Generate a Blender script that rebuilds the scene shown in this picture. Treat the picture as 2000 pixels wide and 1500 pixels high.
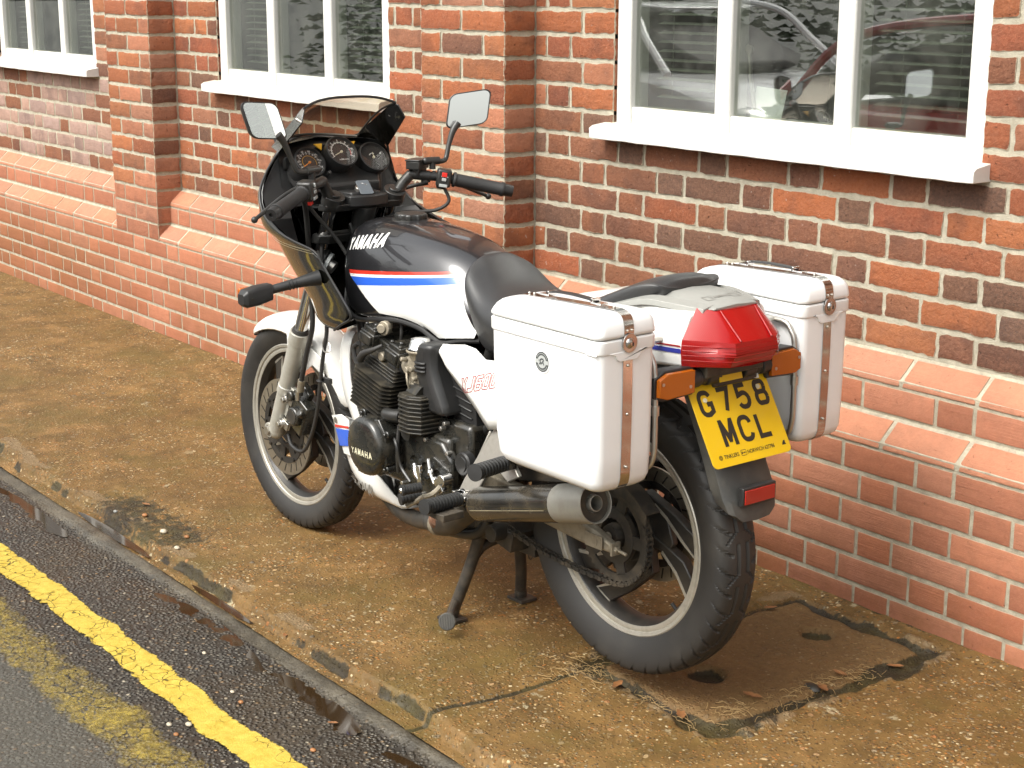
import bpy, bmesh, math, random
import numpy as np
from mathutils import Vector, Matrix
from mathutils.bvhtree import BVHTree
R_ = math.radians
random.seed(7); rng = np.random.RandomState(7)
for o in list(bpy.data.objects): bpy.data.objects.remove(o)
scene = bpy.context.scene; C = scene.collection

# ---------------- camera, world, sun, exposure ----------------
cam_d = bpy.data.cameras.new('camera'); cam = bpy.data.objects.new('camera', cam_d); C.objects.link(cam); scene.camera = cam
cam_d.sensor_width = 36; cam_d.lens = 56.75; cam_d.clip_start = .05; cam_d.clip_end = 400
yaw, pitch, roll = R_(52.622), R_(14.088), R_(.1536)
d = Vector((-math.sin(yaw)*math.cos(pitch), math.cos(yaw)*math.cos(pitch), -math.sin(pitch)))
r0 = Vector((math.cos(yaw), math.sin(yaw), 0)); u0 = r0.cross(d)
r1 = r0*math.cos(roll)+u0*math.sin(roll); u1 = u0*math.cos(roll)-r0*math.sin(roll)
cam.matrix_world = Matrix(((r1.x, u1.x, -d.x, 1.8297), (r1.y, u1.y, -d.y, -3.0798), (r1.z, u1.z, -d.z, 1.5711), (0, 0, 0, 1)))
SUN_EL, SUN_AZ = R_(52), R_(180)          # azimuth measured clockwise from +Y
world = bpy.data.worlds.new('World'); scene.world = world; world.use_nodes = True
wn = world.node_tree; wn.nodes.clear()
sky = wn.nodes.new('ShaderNodeTexSky'); sky.sky_type = 'NISHITA'; sky.sun_disc = False
sky.sun_elevation = SUN_EL; sky.sun_rotation = SUN_AZ; sky.dust_density = 6; sky.air_density = 1.2
hs = wn.nodes.new('ShaderNodeHueSaturation'); hs.inputs['Saturation'].default_value = .22
tint = wn.nodes.new('ShaderNodeMix'); tint.data_type = 'RGBA'; tint.blend_type = 'MULTIPLY'; tint.inputs[0].default_value = 1; tint.inputs[7].default_value = (1.0, 1.0, .965, 1)
bg = wn.nodes.new('ShaderNodeBackground'); bg.inputs[1].default_value = .15
wo = wn.nodes.new('ShaderNodeOutputWorld')
wn.links.new(sky.outputs[0], hs.inputs['Color']); wn.links.new(hs.outputs[0], tint.inputs[6]); wn.links.new(tint.outputs[2], bg.inputs[0]); wn.links.new(bg.outputs[0], wo.inputs[0])
sl = bpy.data.lights.new('sun', 'SUN'); sl.energy = .75; sl.angle = R_(30); sl.color = (1, .975, .93)
sun = bpy.data.objects.new('sun', sl); C.objects.link(sun)
sdir = Vector((math.sin(SUN_AZ)*math.cos(SUN_EL), math.cos(SUN_AZ)*math.cos(SUN_EL), math.sin(SUN_EL)))
sun.rotation_euler = sdir.to_track_quat('Z', 'Y').to_euler(); sun.location = (0, -4, 8)
scene.view_settings.view_transform = 'Standard'; scene.view_settings.look = 'None'
scene.view_settings.exposure = 1.16; scene.view_settings.gamma = 1
scene.render.engine = 'CYCLES'; scene.render.resolution_x = 1024; scene.render.resolution_y = 768
scene.cycles.max_bounces = 8; scene.cycles.transparent_max_bounces = 12; scene.cycles.caustics_reflective = False

# ---------------- materials ----------------
class NT:
    def __init__(s, name):
        s.m = bpy.data.materials.new(name); s.m.use_nodes = True; s.t = s.m.node_tree; s.t.nodes.clear()
        s.out = s.n('ShaderNodeOutputMaterial'); s.p = s.n('ShaderNodeBsdfPrincipled'); s.l(s.p.outputs[0], s.out.inputs[0])
    def n(s, t, **k):
        o = s.t.nodes.new(t)
        for a, b in k.items(): setattr(o, a, b)
        return o
    def l(s, a, b): s.t.links.new(a, b)
    def co(s, kind='Object'):
        if not hasattr(s, 'tc'): s.tc = s.n('ShaderNodeTexCoord')
        return s.tc.outputs[kind]
    def noise(s, scale, detail=4, rough=.6, vec=None, dist=0):
        o = s.n('ShaderNodeTexNoise'); o.inputs['Scale'].default_value = scale; o.inputs['Detail'].default_value = detail; o.inputs['Roughness'].default_value = rough
        o.inputs['Distortion'].default_value = dist
        s.l(vec or s.co(), o.inputs['Vector']); return o.outputs[0]
    def voro(s, scale, feature='F1', out=0, vec=None, rand=1):
        o = s.n('ShaderNodeTexVoronoi', feature=feature); o.inputs['Scale'].default_value = scale; o.inputs['Randomness'].default_value = rand
        s.l(vec or s.co(), o.inputs['Vector']); return o.outputs[out]
    def ramp(s, v, stops, interp='LINEAR'):
        o = s.n('ShaderNodeValToRGB'); e = o.color_ramp; e.interpolation = interp
        while len(e.elements) < len(stops): e.elements.new(.5)
        for q, (p, c) in zip(e.elements, stops):
            q.position = p; q.color = (*c, 1) if hasattr(c, '__len__') else (c, c, c, 1)
        s.l(v, o.inputs[0]); return o.outputs[0]
    def mix(s, f, a, b, mode='MIX'):
        o = s.n('ShaderNodeMix', data_type='RGBA', blend_type=mode)
        for i, v in ((0, f), (6, a), (7, b)):
            if hasattr(v, 'links'): s.l(v, o.inputs[i])
            elif i: o.inputs[i].default_value = (*v, 1) if hasattr(v, '__len__') else (v, v, v, 1)
            else: o.inputs[0].default_value = v
        return o.outputs[2]
    def math(s, op, a, b=None, c=None):
        o = s.n('ShaderNodeMath', operation=op)
        for i, v in enumerate((a, b, c)):
            if v is None: continue
            if hasattr(v, 'links'): s.l(v, o.inputs[i])
            else: o.inputs[i].default_value = v
        return o.outputs[0]
    def attr(s, name, out=0):
        o = s.n('ShaderNodeAttribute'); o.attribute_name = name; return o.outputs[out]
    def bump(s, h, dist=.002, strength=1, prev=None):
        o = s.n('ShaderNodeBump'); o.inputs['Distance'].default_value = dist; o.inputs['Strength'].default_value = strength
        s.l(h, o.inputs['Height'])
        if prev: s.l(prev, o.inputs['Normal'])
        return o.outputs[0]
    def set(s, **k):
        for a, v in k.items():
            i = s.p.inputs[{'base': 'Base Color', 'rough': 'Roughness', 'metal': 'Metallic', 'coat': 'Coat Weight', 'coatr': 'Coat Roughness', 'spec': 'Specular IOR Level', 'normal': 'Normal', 'trans': 'Transmission Weight', 'alpha': 'Alpha', 'sss': 'Subsurface Weight'}[a]]
            if hasattr(v, 'links'): s.l(v, i)
            elif hasattr(v, '__len__'): i.default_value = (*v, 1)
            else: i.default_value = v
        return s
M = {}
def simple(name, base, rough=.5, metal=0, coat=0, dirt=0, dirtcol=(.12, .09, .06), bump=0, bscale=200, spec=.5, grime_scale=14, rvar=.08):
    t = NT(name)
    b = base
    if dirt:
        n = t.noise(grime_scale, 6, .65); f = t.ramp(n, [(.45, 0.), (.75, 1.)]); f = t.math('MULTIPLY', f, dirt)
        b = t.mix(f, base, dirtcol)
        t.set(rough=t.math('ADD', t.math('MULTIPLY', f, .35), rough))
    else:
        n = t.noise(20, 5, .6); t.set(rough=t.math('ADD', t.math('MULTIPLY', n, rvar), rough-rvar*.5))
    t.set(base=b, metal=metal, coat=coat, coatr=.03, spec=spec)
    if bump: t.set(normal=t.bump(t.noise(bscale, 3, .7), bump))
    M[name] = t.m; return t.m
simple('white_paint', (.80, .80, .77), .28, coat=.6, dirt=.10, dirtcol=(.5, .47, .38), grime_scale=5)
simple('white_plastic', (.80, .81, .81), .34, coat=.3, bump=.0002, bscale=500, dirt=.07, dirtcol=(.45, .42, .35), grime_scale=7)
simple('cream_paint', (.72, .71, .63), .4, dirt=.25, dirtcol=(.35, .30, .2))
simple('black_gloss', (.006, .006, .005), .10, coat=1.0, dirt=.06, dirtcol=(.1, .08, .05))
simple('black_plastic', (.018, .018, .018), .42, dirt=.12, dirtcol=(.07, .06, .05))
simple('black_satin', (.022, .022, .021), .33, dirt=.2, dirtcol=(.09, .075, .055))
simple('black_engine', (.016, .016, .014), .26, coat=.4, dirt=.35, dirtcol=(.11, .09, .06), grime_scale=30)
simple('fin_metal', (.03, .028, .024), .38, metal=.2, dirt=.5, dirtcol=(.14, .115, .075), grime_scale=40)
simple('rubber', (.022, .021, .020), .55, dirt=.35, dirtcol=(.075, .066, .052), grime_scale=9, bump=.0003, bscale=500)
simple('grip_rubber', (.02, .02, .02), .6, bump=.0003, bscale=300)
simple('vinyl', (.030, .030, .031), .36, bump=.0005, bscale=260, dirt=.2, dirtcol=(.08, .075, .065))
simple('fork_silver', (.46, .45, .40), .38, metal=.35, dirt=.35, dirtcol=(.25, .21, .14), grime_scale=25)
simple('alu', (.50, .48, .43), .42, metal=.8, dirt=.4, dirtcol=(.2, .17, .12), grime_scale=30)
simple('alu_dirty', (.34, .30, .23), .5, metal=.5, dirt=.7, dirtcol=(.1, .08, .05), grime_scale=22)
simple('chrome', (.75, .74, .72), .08, metal=1, dirt=.08)
simple('steel', (.52, .5, .46), .28, metal=.9, dirt=.3, dirtcol=(.2, .15, .1), grime_scale=40)
simple('rim_silver', (.50, .48, .42), .38, metal=.6, dirt=.45, dirtcol=(.2, .17, .12), grime_scale=30)
simple('wheel_black', (.022, .020, .018), .42, dirt=.4, dirtcol=(.1, .08, .055), grime_scale=18)
simple('disc_steel', (.42, .38, .31), .33, metal=.85, dirt=.5, dirtcol=(.16, .11, .06), grime_scale=24)
simple('dirty_black', (.03, .027, .023), .5, dirt=.7, dirtcol=(.13, .10, .065), grime_scale=20)
simple('muffler_black', (.02, .018, .015), .22, coat=.5, dirt=.4, dirtcol=(.13, .10, .06), grime_scale=16)
simple('rust', (.16, .065, .03), .8, dirt=.6, dirtcol=(.3, .26, .2), grime_scale=60)
simple('strap_metal', (.50, .48, .46), .10, metal=1, dirt=.25, dirtcol=(.1, .08, .06), grime_scale=30)
simple('end_silver', (.33, .32, .285), .42, metal=.4, dirt=.5, dirtcol=(.18, .15, .11), grime_scale=25)
simple('cowl_grey', (.27, .27, .25), .45, metal=.1, dirt=.25, dirtcol=(.36, .36, .33), grime_scale=110)
simple('red_sticker', (.62, .035, .02), .3, coat=.5)
simple('maroon_line', (.30, .012, .018), .35)
simple('blue_sticker', (.03, .12, .62), .3, coat=.5)
simple('dark_blue', (.035, .045, .30), .35)
simple('white_letters', (.75, .75, .72), .4)
simple('grey_letters', (.22, .21, .19), .5)
simple('cream_letters', (.62, .58, .42), .45)
simple('gold_line', (.36, .31, .2), .35, metal=.3)
simple('plate_black', (.02, .017, .012), .5)
simple('leather_strap', (.025, .025, .025), .35)
simple('mudguard', (.05, .05, .047), .5, dirt=.5, dirtcol=(.14, .125, .1), grime_scale=16)
simple('badge_grey', (.06, .065, .065), .35)
simple('badge_silver', (.42, .44, .43), .35)
simple('fob_grey', (.10, .115, .13), .35)
simple('switch_red', (.65, .03, .02), .35)
simple('gauge_face', (.018, .014, .013), .6)
simple('gauge_orange', (.75, .25, .03), .5)
simple('gauge_yellow', (.55, .30, .02), .5)
simple('interior_dark', (.035, .036, .032), .9)
simple('interior_wall', (.24, .25, .20), .9)
simple('blind', (.20, .22, .18), .5)
simple('paper', (.72, .75, .74), .8)
simple('car_white', (.78, .78, .78), .2, coat=1)
simple('car_red', (.40, .02, .02), .2, coat=1)
simple('car_black', (.02, .02, .02), .3)
simple('concrete_bare', (.38, .36, .30), .85, bump=.002, bscale=120)

t = NT('tank_paint'); fl = t.voro(2600, out=1)       # charcoal metallic with clear coat and rain specks
rain = t.voro(170); rd = t.ramp(rain, [(.0, 1.), (.13, 1.), (.17, 0.)]); keep = t.ramp(t.noise(60, 2), [(.50, 0.), (.56, 1.)])
rd = t.math('MULTIPLY', rd, keep)
t.set(base=t.mix(rd, t.mix(t.ramp(fl, [(.3, 0.), (1, .25)]), (.026, .026, .029), (.09, .09, .095)), (.012, .012, .012)), rough=.32, metal=.55, coat=1, coatr=.02)
t.set(normal=t.bump(rd, .0006)); M['tank_paint'] = t.m
t = NT('yellow_plate'); n = t.noise(9, 5)
t.set(base=t.mix(t.math('MULTIPLY', t.ramp(n, [(.5, 0.), (.8, 1.)]), .25), (.66, .42, .006), (.45, .3, .04)), rough=.32, coat=.3); M['yellow_plate'] = t.m
def lens(name, col, scale, rough=.12):
    t = NT(name); b = t.noise(12, 2)
    w = t.n('ShaderNodeTexWave', wave_type='BANDS'); w.bands_direction = 'Z'; w.inputs['Scale'].default_value = scale; t.l(t.co(), w.inputs[0])
    w2 = t.n('ShaderNodeTexWave', wave_type='BANDS'); w2.bands_direction = 'Y'; w2.inputs['Scale'].default_value = scale; t.l(t.co(), w2.inputs[0])
    h = t.math('MULTIPLY', w.outputs[1], w2.outputs[1])
    t.set(base=t.mix(t.ramp(h, [(0, .0), (.7, 1.)]), tuple(c*.72 for c in col), col), rough=.22, coat=.25, coatr=.05, spec=.4)
    t.set(normal=t.bump(h, .0003, .3)); M[name] = t.m
lens('red_lens', (.36, .004, .004), 150); lens('amber_lens', (.46, .11, .003), 130); lens('reflector_red', (.42, .02, .012), 160)
def glassy(name, tr, gl_rough=.0, ior=1.45, dust=0):
    t = NT(name); t.t.nodes.remove(t.p)
    g = t.n('ShaderNodeBsdfGlossy'); g.inputs['Roughness'].default_value = gl_rough
    tp = t.n('ShaderNodeBsdfTransparent'); tp.inputs[0].default_value = (*tr, 1)
    fr = t.n('ShaderNodeLayerWeight'); k0 = ((ior-1)/(ior+1))**2*1.9
    fz = t.math('ADD', t.math('MULTIPLY', t.math('POWER', fr.outputs[1], 4.5), 1-k0), k0)
    m = t.n('ShaderNodeMixShader'); t.l(fz, m.inputs[0]); t.l(tp.outputs[0], m.inputs[1]); t.l(g.outputs[0], m.inputs[2])
    last = m.outputs[0]
    if dust:
        df = t.n('ShaderNodeBsdfDiffuse'); df.inputs[0].default_value = (.55, .56, .50, 1)
        sp = t.ramp(t.voro(140), [(0, 1.), (.09, 1.), (.12, 0.)]); k = t.ramp(t.noise(45, 2), [(.55, 0.), (.6, 1.)])
        f = t.math('ADD', t.math('MULTIPLY', t.math('MULTIPLY', sp, k), .5), t.math('MULTIPLY', t.ramp(t.noise(6, 6, .7), [(.35, 0.), (.8, 1.)]), dust))
        m2 = t.n('ShaderNodeMixShader'); t.l(f, m2.inputs[0]); t.l(last, m2.inputs[1]); t.l(df.outputs[0], m2.inputs[2]); last = m2.outputs[0]
    t.l(last, t.out.inputs[0]); M[name] = t.m
glassy('smoked_screen', (.62, .55, .46), .0, 1.4, .05); glassy('window_glass', (.82, .85, .81), 0, 2.1, .09); glassy('gauge_glass', (.9, .9, .9), .02, 1.5, .03)
t = NT('mirror_glass'); t.set(base=(.96, .97, .96), rough=.01, metal=1); M['mirror_glass'] = t.m

# brick (colour of each brick comes from the mesh attribute 'bcol')
def brickmat(name, stain, fine, lines, spots, mort):
    t = NT(name); c = t.attr('bcol'); n1 = t.noise(24, 8, .78); n2 = t.noise(120, 5, .75)
    a = t.mix(t.ramp(n1, [(.35, .0), (.72, stain)]), c, t.mix(.62, c, (.075, .045, .035)))
    a = t.mix(t.ramp(n2, [(.3, 0.), (.8, fine)]), a, t.mix(.5, a, (.55, .27, .16)))
    if spots:
        sp = t.math('MULTIPLY', t.ramp(t.noise(75, 4, .65), [(.66, 0.), (.71, 1.)]), t.ramp(t.noise(3.2, 2), [(.48, 0.), (.6, 1.)])); a = t.mix(t.math('MULTIPLY', sp, spots), a, (.6, .56, .5))
    pits = t.ramp(t.noise(95, 3, .6), [(.66, 0.), (.74, 1.)]); a = t.mix(t.math('MULTIPLY', pits, .45), a, (.05, .03, .02))
    burn = t.math('MULTIPLY', t.ramp(t.noise(6.5, 3, .6), [(.52, 0.), (.64, 1.)]), .5 if spots else .12); a = t.mix(burn, a, t.mix(.7, c, (.085, .05, .04)))
    eg = t.math('ADD', t.attr('bedge', 2), t.math('MULTIPLY', t.math('SUBTRACT', t.noise(60, 4, .7), .5), .95)); em = t.ramp(eg, [(.74, 0.), (.86, 1.)])
    a = t.mix(t.math('MULTIPLY', em, .85 if spots else .4), a, mort)
    h = t.math('SUBTRACT', t.noise(70, 8, .75), t.math('MULTIPLY', pits, .8))
    nb = t.bump(h, .0075 if spots else .0028)
    if lines:
        mp = t.n('ShaderNodeMapping'); mp.inputs['Scale'].default_value = (9, 9, 260); t.l(t.co(), mp.inputs[0])
        nb = t.bump(t.math('MULTIPLY', t.noise(1, 4, .6, mp.outputs[0]), t.ramp(t.noise(4, 2), [(.42, 0.), (.6, 1.)])), .0022, prev=nb)
    sp_ = t.n('ShaderNodeSeparateXYZ'); t.l(t.co(), sp_.inputs[0])   # damp brown staining at the foot of the wall, rain streaks lower down
    low = t.math('MULTIPLY', t.ramp(sp_.outputs[2], [(.0, 1.), (.16, .55), (.42, 0.)]), t.ramp(t.noise(2.2, 5, .7), [(.40, 0.), (.62, 1.)]))
    fx = t.n('ShaderNodeMapRange'); t.l(sp_.outputs[0], fx.inputs[0]); fx.inputs[1].default_value = -4.7; fx.inputs[2].default_value = -5.9
    fl2 = t.math('MULTIPLY', t.math('MULTIPLY', fx.outputs[0], t.ramp(sp_.outputs[2], [(.25, 1.), (.52, 0.)])), t.ramp(t.noise(1.7, 4, .6), [(.3, 0.), (.5, 1.)]))
    low = t.math('MAXIMUM', low, fl2)
    a = t.mix(t.math('MULTIPLY', low, .8), a, t.mix(.6, a, (.16, .07, .018)))
    t.set(base=a, rough=.85, spec=.3, normal=nb); M[name] = t.m
brickmat('old_brick', .62, .65, False, .6, (.40, .35, .26)); brickmat('pink_brick', .5, .45, True, 0, (.44, .34, .24))
def mortarmat(name, c1, c2, bmp):
    t = NT(name); n = t.noise(30, 6, .7); t.set(base=t.mix(t.ramp(n, [(.35, 0.), (.7, 1.)]), c1, c2), rough=.95, spec=.2, normal=t.bump(t.noise(160, 6, .8), bmp)); M[name] = t.m
mortarmat('old_mortar', (.52, .48, .38), (.34, .31, .24), .004); mortarmat('pink_mortar', (.48, .44, .34), (.28, .25, .19), .003)
t = NT('window_paint'); n = t.noise(7, 6, .7); tp = t.n('ShaderNodeSeparateXYZ'); t.l(t.co(), tp.inputs[0])
gm = t.n('ShaderNodeNewGeometry'); sn = t.n('ShaderNodeSeparateXYZ'); t.l(gm.outputs['Normal'], sn.inputs[0])
up = t.math('MULTIPLY', t.ramp(sn.outputs[2], [(.6, 0.), (.9, 1.)]), t.ramp(t.noise(9, 7, .75), [(.42, 0.), (.7, 1.)]))
t.set(base=t.mix(t.math('MULTIPLY', up, .75), t.mix(t.ramp(n, [(.62, 0.), (.8, .3)]), (.66, .66, .63), (.42, .40, .34)), (.50, .45, .27)), rough=.38, coat=.2, normal=t.bump(t.noise(90, 5), .0009)); M['window_paint'] = t.m

# pavement: exposed aggregate concrete, damp
t = NT('pavement_concrete'); P = t.co()
big = t.noise(1.3, 6, .65); mid = t.noise(7, 7, .7); fine = t.noise(60, 5, .7)
wv = t.n('ShaderNodeVectorMath', operation='ADD'); ns = t.n('ShaderNodeTexNoise'); ns.inputs['Scale'].default_value = 25; t.l(P, ns.inputs['Vector']); sc = t.n('ShaderNodeVectorMath', operation='SCALE'); sc.inputs['Scale'].default_value = .02; t.l(ns.outputs[1], sc.inputs[0]); t.l(P, wv.inputs[0]); t.l(sc.outputs[0], wv.inputs[1]); PV = wv.outputs[0]
pc = t.n('ShaderNodeTexVoronoi'); pc.inputs['Scale'].default_value = 115; t.l(PV, pc.inputs['Vector'])
rnd = t.n('ShaderNodeSeparateColor'); t.l(pc.outputs['Color'], rnd.inputs[0])
peb = t.ramp(rnd.outputs[0], [(0, (.035, .025, .012)), (.2, (.13, .08, .03)), (.42, (.24, .13, .04)), (.55, (.36, .15, .035)), (.66, (.09, .075, .05)), (.78, (.48, .36, .19)), (.86, (.05, .048, .042)), (1, (.70, .62, .44))])
cem = t.mix(t.ramp(mid, [(.3, 0.), (.75, 1.)]), (.070, .044, .015), (.245, .152, .055))
show = t.math('MULTIPLY', t.ramp(t.math('ADD', pc.outputs['Distance'], t.math('MULTIPLY', t.math('SUBTRACT', t.noise(5, 4, .7), .5), .8)), [(.26, 1.), (.48, 0.)]), t.ramp(rnd.outputs[1], [(.18, 0.), (.24, 1.)]))
lp = t.n('ShaderNodeTexVoronoi'); lp.inputs['Scale'].default_value = 38; t.l(PV, lp.inputs['Vector']); lr = t.n('ShaderNodeSeparateColor'); t.l(lp.outputs['Color'], lr.inputs[0])
big_show = t.math('MULTIPLY', t.ramp(lp.outputs['Distance'], [(.22, 1.), (.30, 0.)]), t.ramp(lr.outputs[1], [(.78, 0.), (.80, 1.)]))
lich = t.math('MULTIPLY', t.ramp(t.noise(13, 5, .6), [(.65, 0.), (.69, 1.)]), t.ramp(t.noise(1.7, 2), [(.42, 0.), (.55, 1.)]))
base = t.mix(show, cem, peb); base = t.mix(big_show, base, t.ramp(lr.outputs[0], [(0, (.30, .13, .045)), (.5, (.42, .33, .2)), (1, (.10, .09, .08))]))
base = t.mix(t.ramp(big, [(.42, 0.), (.62, .8)]), base, t.mix(.5, base, (.085, .048, .014)))
base = t.mix(t.math('MULTIPLY', t.ramp(t.noise(2.6, 5, .7), [(.5, 0.), (.64, 1.)]), .38), base, (.115, .10, .03))
base = t.mix(t.math('MULTIPLY', t.ramp(t.noise(4.3, 6, .75), [(.54, 0.), (.66, 1.)]), .45), base, (.33, .20, .085))
base = t.mix(t.math('MULTIPLY', lich, .65), base, (.42, .40, .30))
base = t.mix(t.math('MULTIPLY', t.attr('slab', 2), .72), base, t.mix(t.ramp(fine, [(.3, 0.), (.8, 1.)]), (.115, .072, .033), (.21, .14, .07)))
jn = t.math('SUBTRACT', t.noise(34, 5, .75), .5); bm_ = t.ramp(t.math('ADD', t.attr('bare', 2), t.math('MULTIPLY', jn, 1.2)), [(.34, 0.), (.48, 1.)])
base = t.mix(t.math('MULTIPLY', bm_, .65), base, t.mix(t.ramp(fine, [(.3, 0.), (.8, 1.)]), (.13, .098, .06), (.30, .235, .155)))
dm_ = t.ramp(t.math('ADD', t.attr('dirt', 2), t.math('MULTIPLY', jn, .9)), [(.36, 0.), (.50, 1.)])
base = t.mix(t.math('MULTIPLY', dm_, .92), base, t.mix(t.ramp(mid, [(.4, 0.), (.7, 1.)]), (.018, .015, .010), (.055, .05, .018)))
h = t.math('ADD', t.math('ADD', t.math('MULTIPLY', show, .55), t.math('MULTIPLY', big_show, .6)), t.math('MULTIPLY', fine, .9))
base = t.mix(1.0, base, (.97, .89, .76), 'MULTIPLY')
t.set(base=base, rough=t.math('ADD', t.ramp(big, [(.35, .72), (.62, .50)]), t.math('MULTIPLY', t.attr('slab', 2), .1)), spec=.35, normal=t.bump(h, .0035)); M['pavement'] = t.m
t = NT('asphalt'); PV = t.co()
pc = t.n('ShaderNodeTexVoronoi'); pc.inputs['Scale'].default_value = 95; t.l(PV, pc.inputs['Vector']); rnd = t.n('ShaderNodeSeparateColor'); t.l(pc.outputs['Color'], rnd.inputs[0])
st = t.ramp(rnd.outputs[0], [(0, (.025, .021, .016)), (.4, (.07, .062, .050)), (.7, (.11, .10, .082)), (.9, (.17, .15, .115)), (.97, (.26, .15, .06)), (1, (.45, .4, .3))])
smooth_ = t.attr('worn', 2)
cs = t.ramp(pc.outputs['Distance'], [(.25, 1.), (.6, 0.)])
base = t.mix(cs, (.022, .017, .012), st); base = t.mix(t.ramp(t.noise(2.2, 5, .7), [(.4, 0.), (.7, .6)]), base, (.06, .042, .022))
base = t.mix(t.math('MULTIPLY', smooth_, .6), base, t.mix(t.ramp(t.noise(260, 3), [(.35, 0.), (.75, 1.)]), (.045, .043, .034), (.125, .12, .098)))
base = t.mix(t.attr('kerbm', 2), base, t.mix(t.ramp(t.noise(9, 6, .7), [(.4, 0.), (.7, 1.)]), (.045, .038, .026), (.13, .112, .08)))
h = t.math('MULTIPLY', cs, t.math('SUBTRACT', 1.0, t.math('MAXIMUM', t.math('MULTIPLY', smooth_, .75), t.attr('kerbm', 2))))
t.set(base=base, rough=t.ramp(t.noise(3, 4), [(.35, .65), (.65, .38)]), spec=.5, normal=t.bump(t.math('ADD', h, t.math('MULTIPLY', t.noise(120, 4), .35)), .007)); M['asphalt'] = t.m
def roadpaint(name, lo, hi, tex, mx=1.):
    t = NT(name); n = t.noise(5, 7, .75); n2 = t.noise(48, 5, .75)
    wq = t.n('ShaderNodeVectorMath', operation='ADD'); wn_ = t.n('ShaderNodeTexNoise'); wn_.inputs['Scale'].default_value = 30; t.l(t.co(), wn_.inputs['Vector']); ws = t.n('ShaderNodeVectorMath', operation='SCALE'); ws.inputs['Scale'].default_value = .03; t.l(wn_.outputs[1], ws.inputs[0]); t.l(t.co(), wq.inputs[0]); t.l(ws.outputs[0], wq.inputs[1])
    cr = t.voro(30, 'DISTANCE_TO_EDGE', 0, wq.outputs[0]); ck = t.ramp(cr, [(0, .8), (.022, .8), (.045, 0.)])
    ck = t.math('MULTIPLY', ck, t.ramp(t.noise(9, 3), [(.42, 0.), (.55, 1.)]))
    edge = t.attr('edge', 2)
    a = t.math('ADD', t.math('ADD', t.math('MULTIPLY', n, .55), t.math('MULTIPLY', n2, .45)), t.math('MULTIPLY', edge, -.32))
    al = t.math('SUBTRACT', t.ramp(a, [(lo, 0.), (hi, mx)]), ck)
    t.set(base=t.mix(t.ramp(n2, [(.35, 0.), (.7, 1.)]), (.44, .30, .025), (.62, .46, .08)), rough=.5, alpha=al, normal=t.bump(t.noise(150, 5, .8), tex)); M[name] = t.m
roadpaint('yellow_line', .31, .36, .003); roadpaint('yellow_line_worn', .40, .68, .005, .7)
t = NT('puddle_water'); t.set(base=(.028, .016, .007), rough=.04, spec=.45); M['water'] = t.m
t = NT('straw'); t.set(base=t.mix(t.noise(30), (.20, .125, .05), (.38, .26, .11)), rough=.8); M['straw'] = t.m
t = NT('leaf_brown'); t.set(base=t.mix(t.noise(60), (.13, .055, .022), (.32, .14, .045)), rough=.6); M['leaf'] = t.m
t = NT('hedge_leaf'); t.set(base=t.mix(t.noise(3), (.02, .038, .012), (.045, .075, .022)), rough=.6); M['hedge'] = t.m
t = NT('far_road'); t.set(base=(.06, .06, .055), rough=.7); M['far_road'] = t.m
def pebmat(n, c): t = NT(n); t.set(base=t.mix(t.noise(80), c, tuple(x*.6 for x in c)), rough=.5); M[n] = t.m
pebmat('peb_cream', (.55, .48, .36)); pebmat('peb_orange', (.35, .15, .05)); pebmat('peb_grey', (.3, .3, .28))

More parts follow.
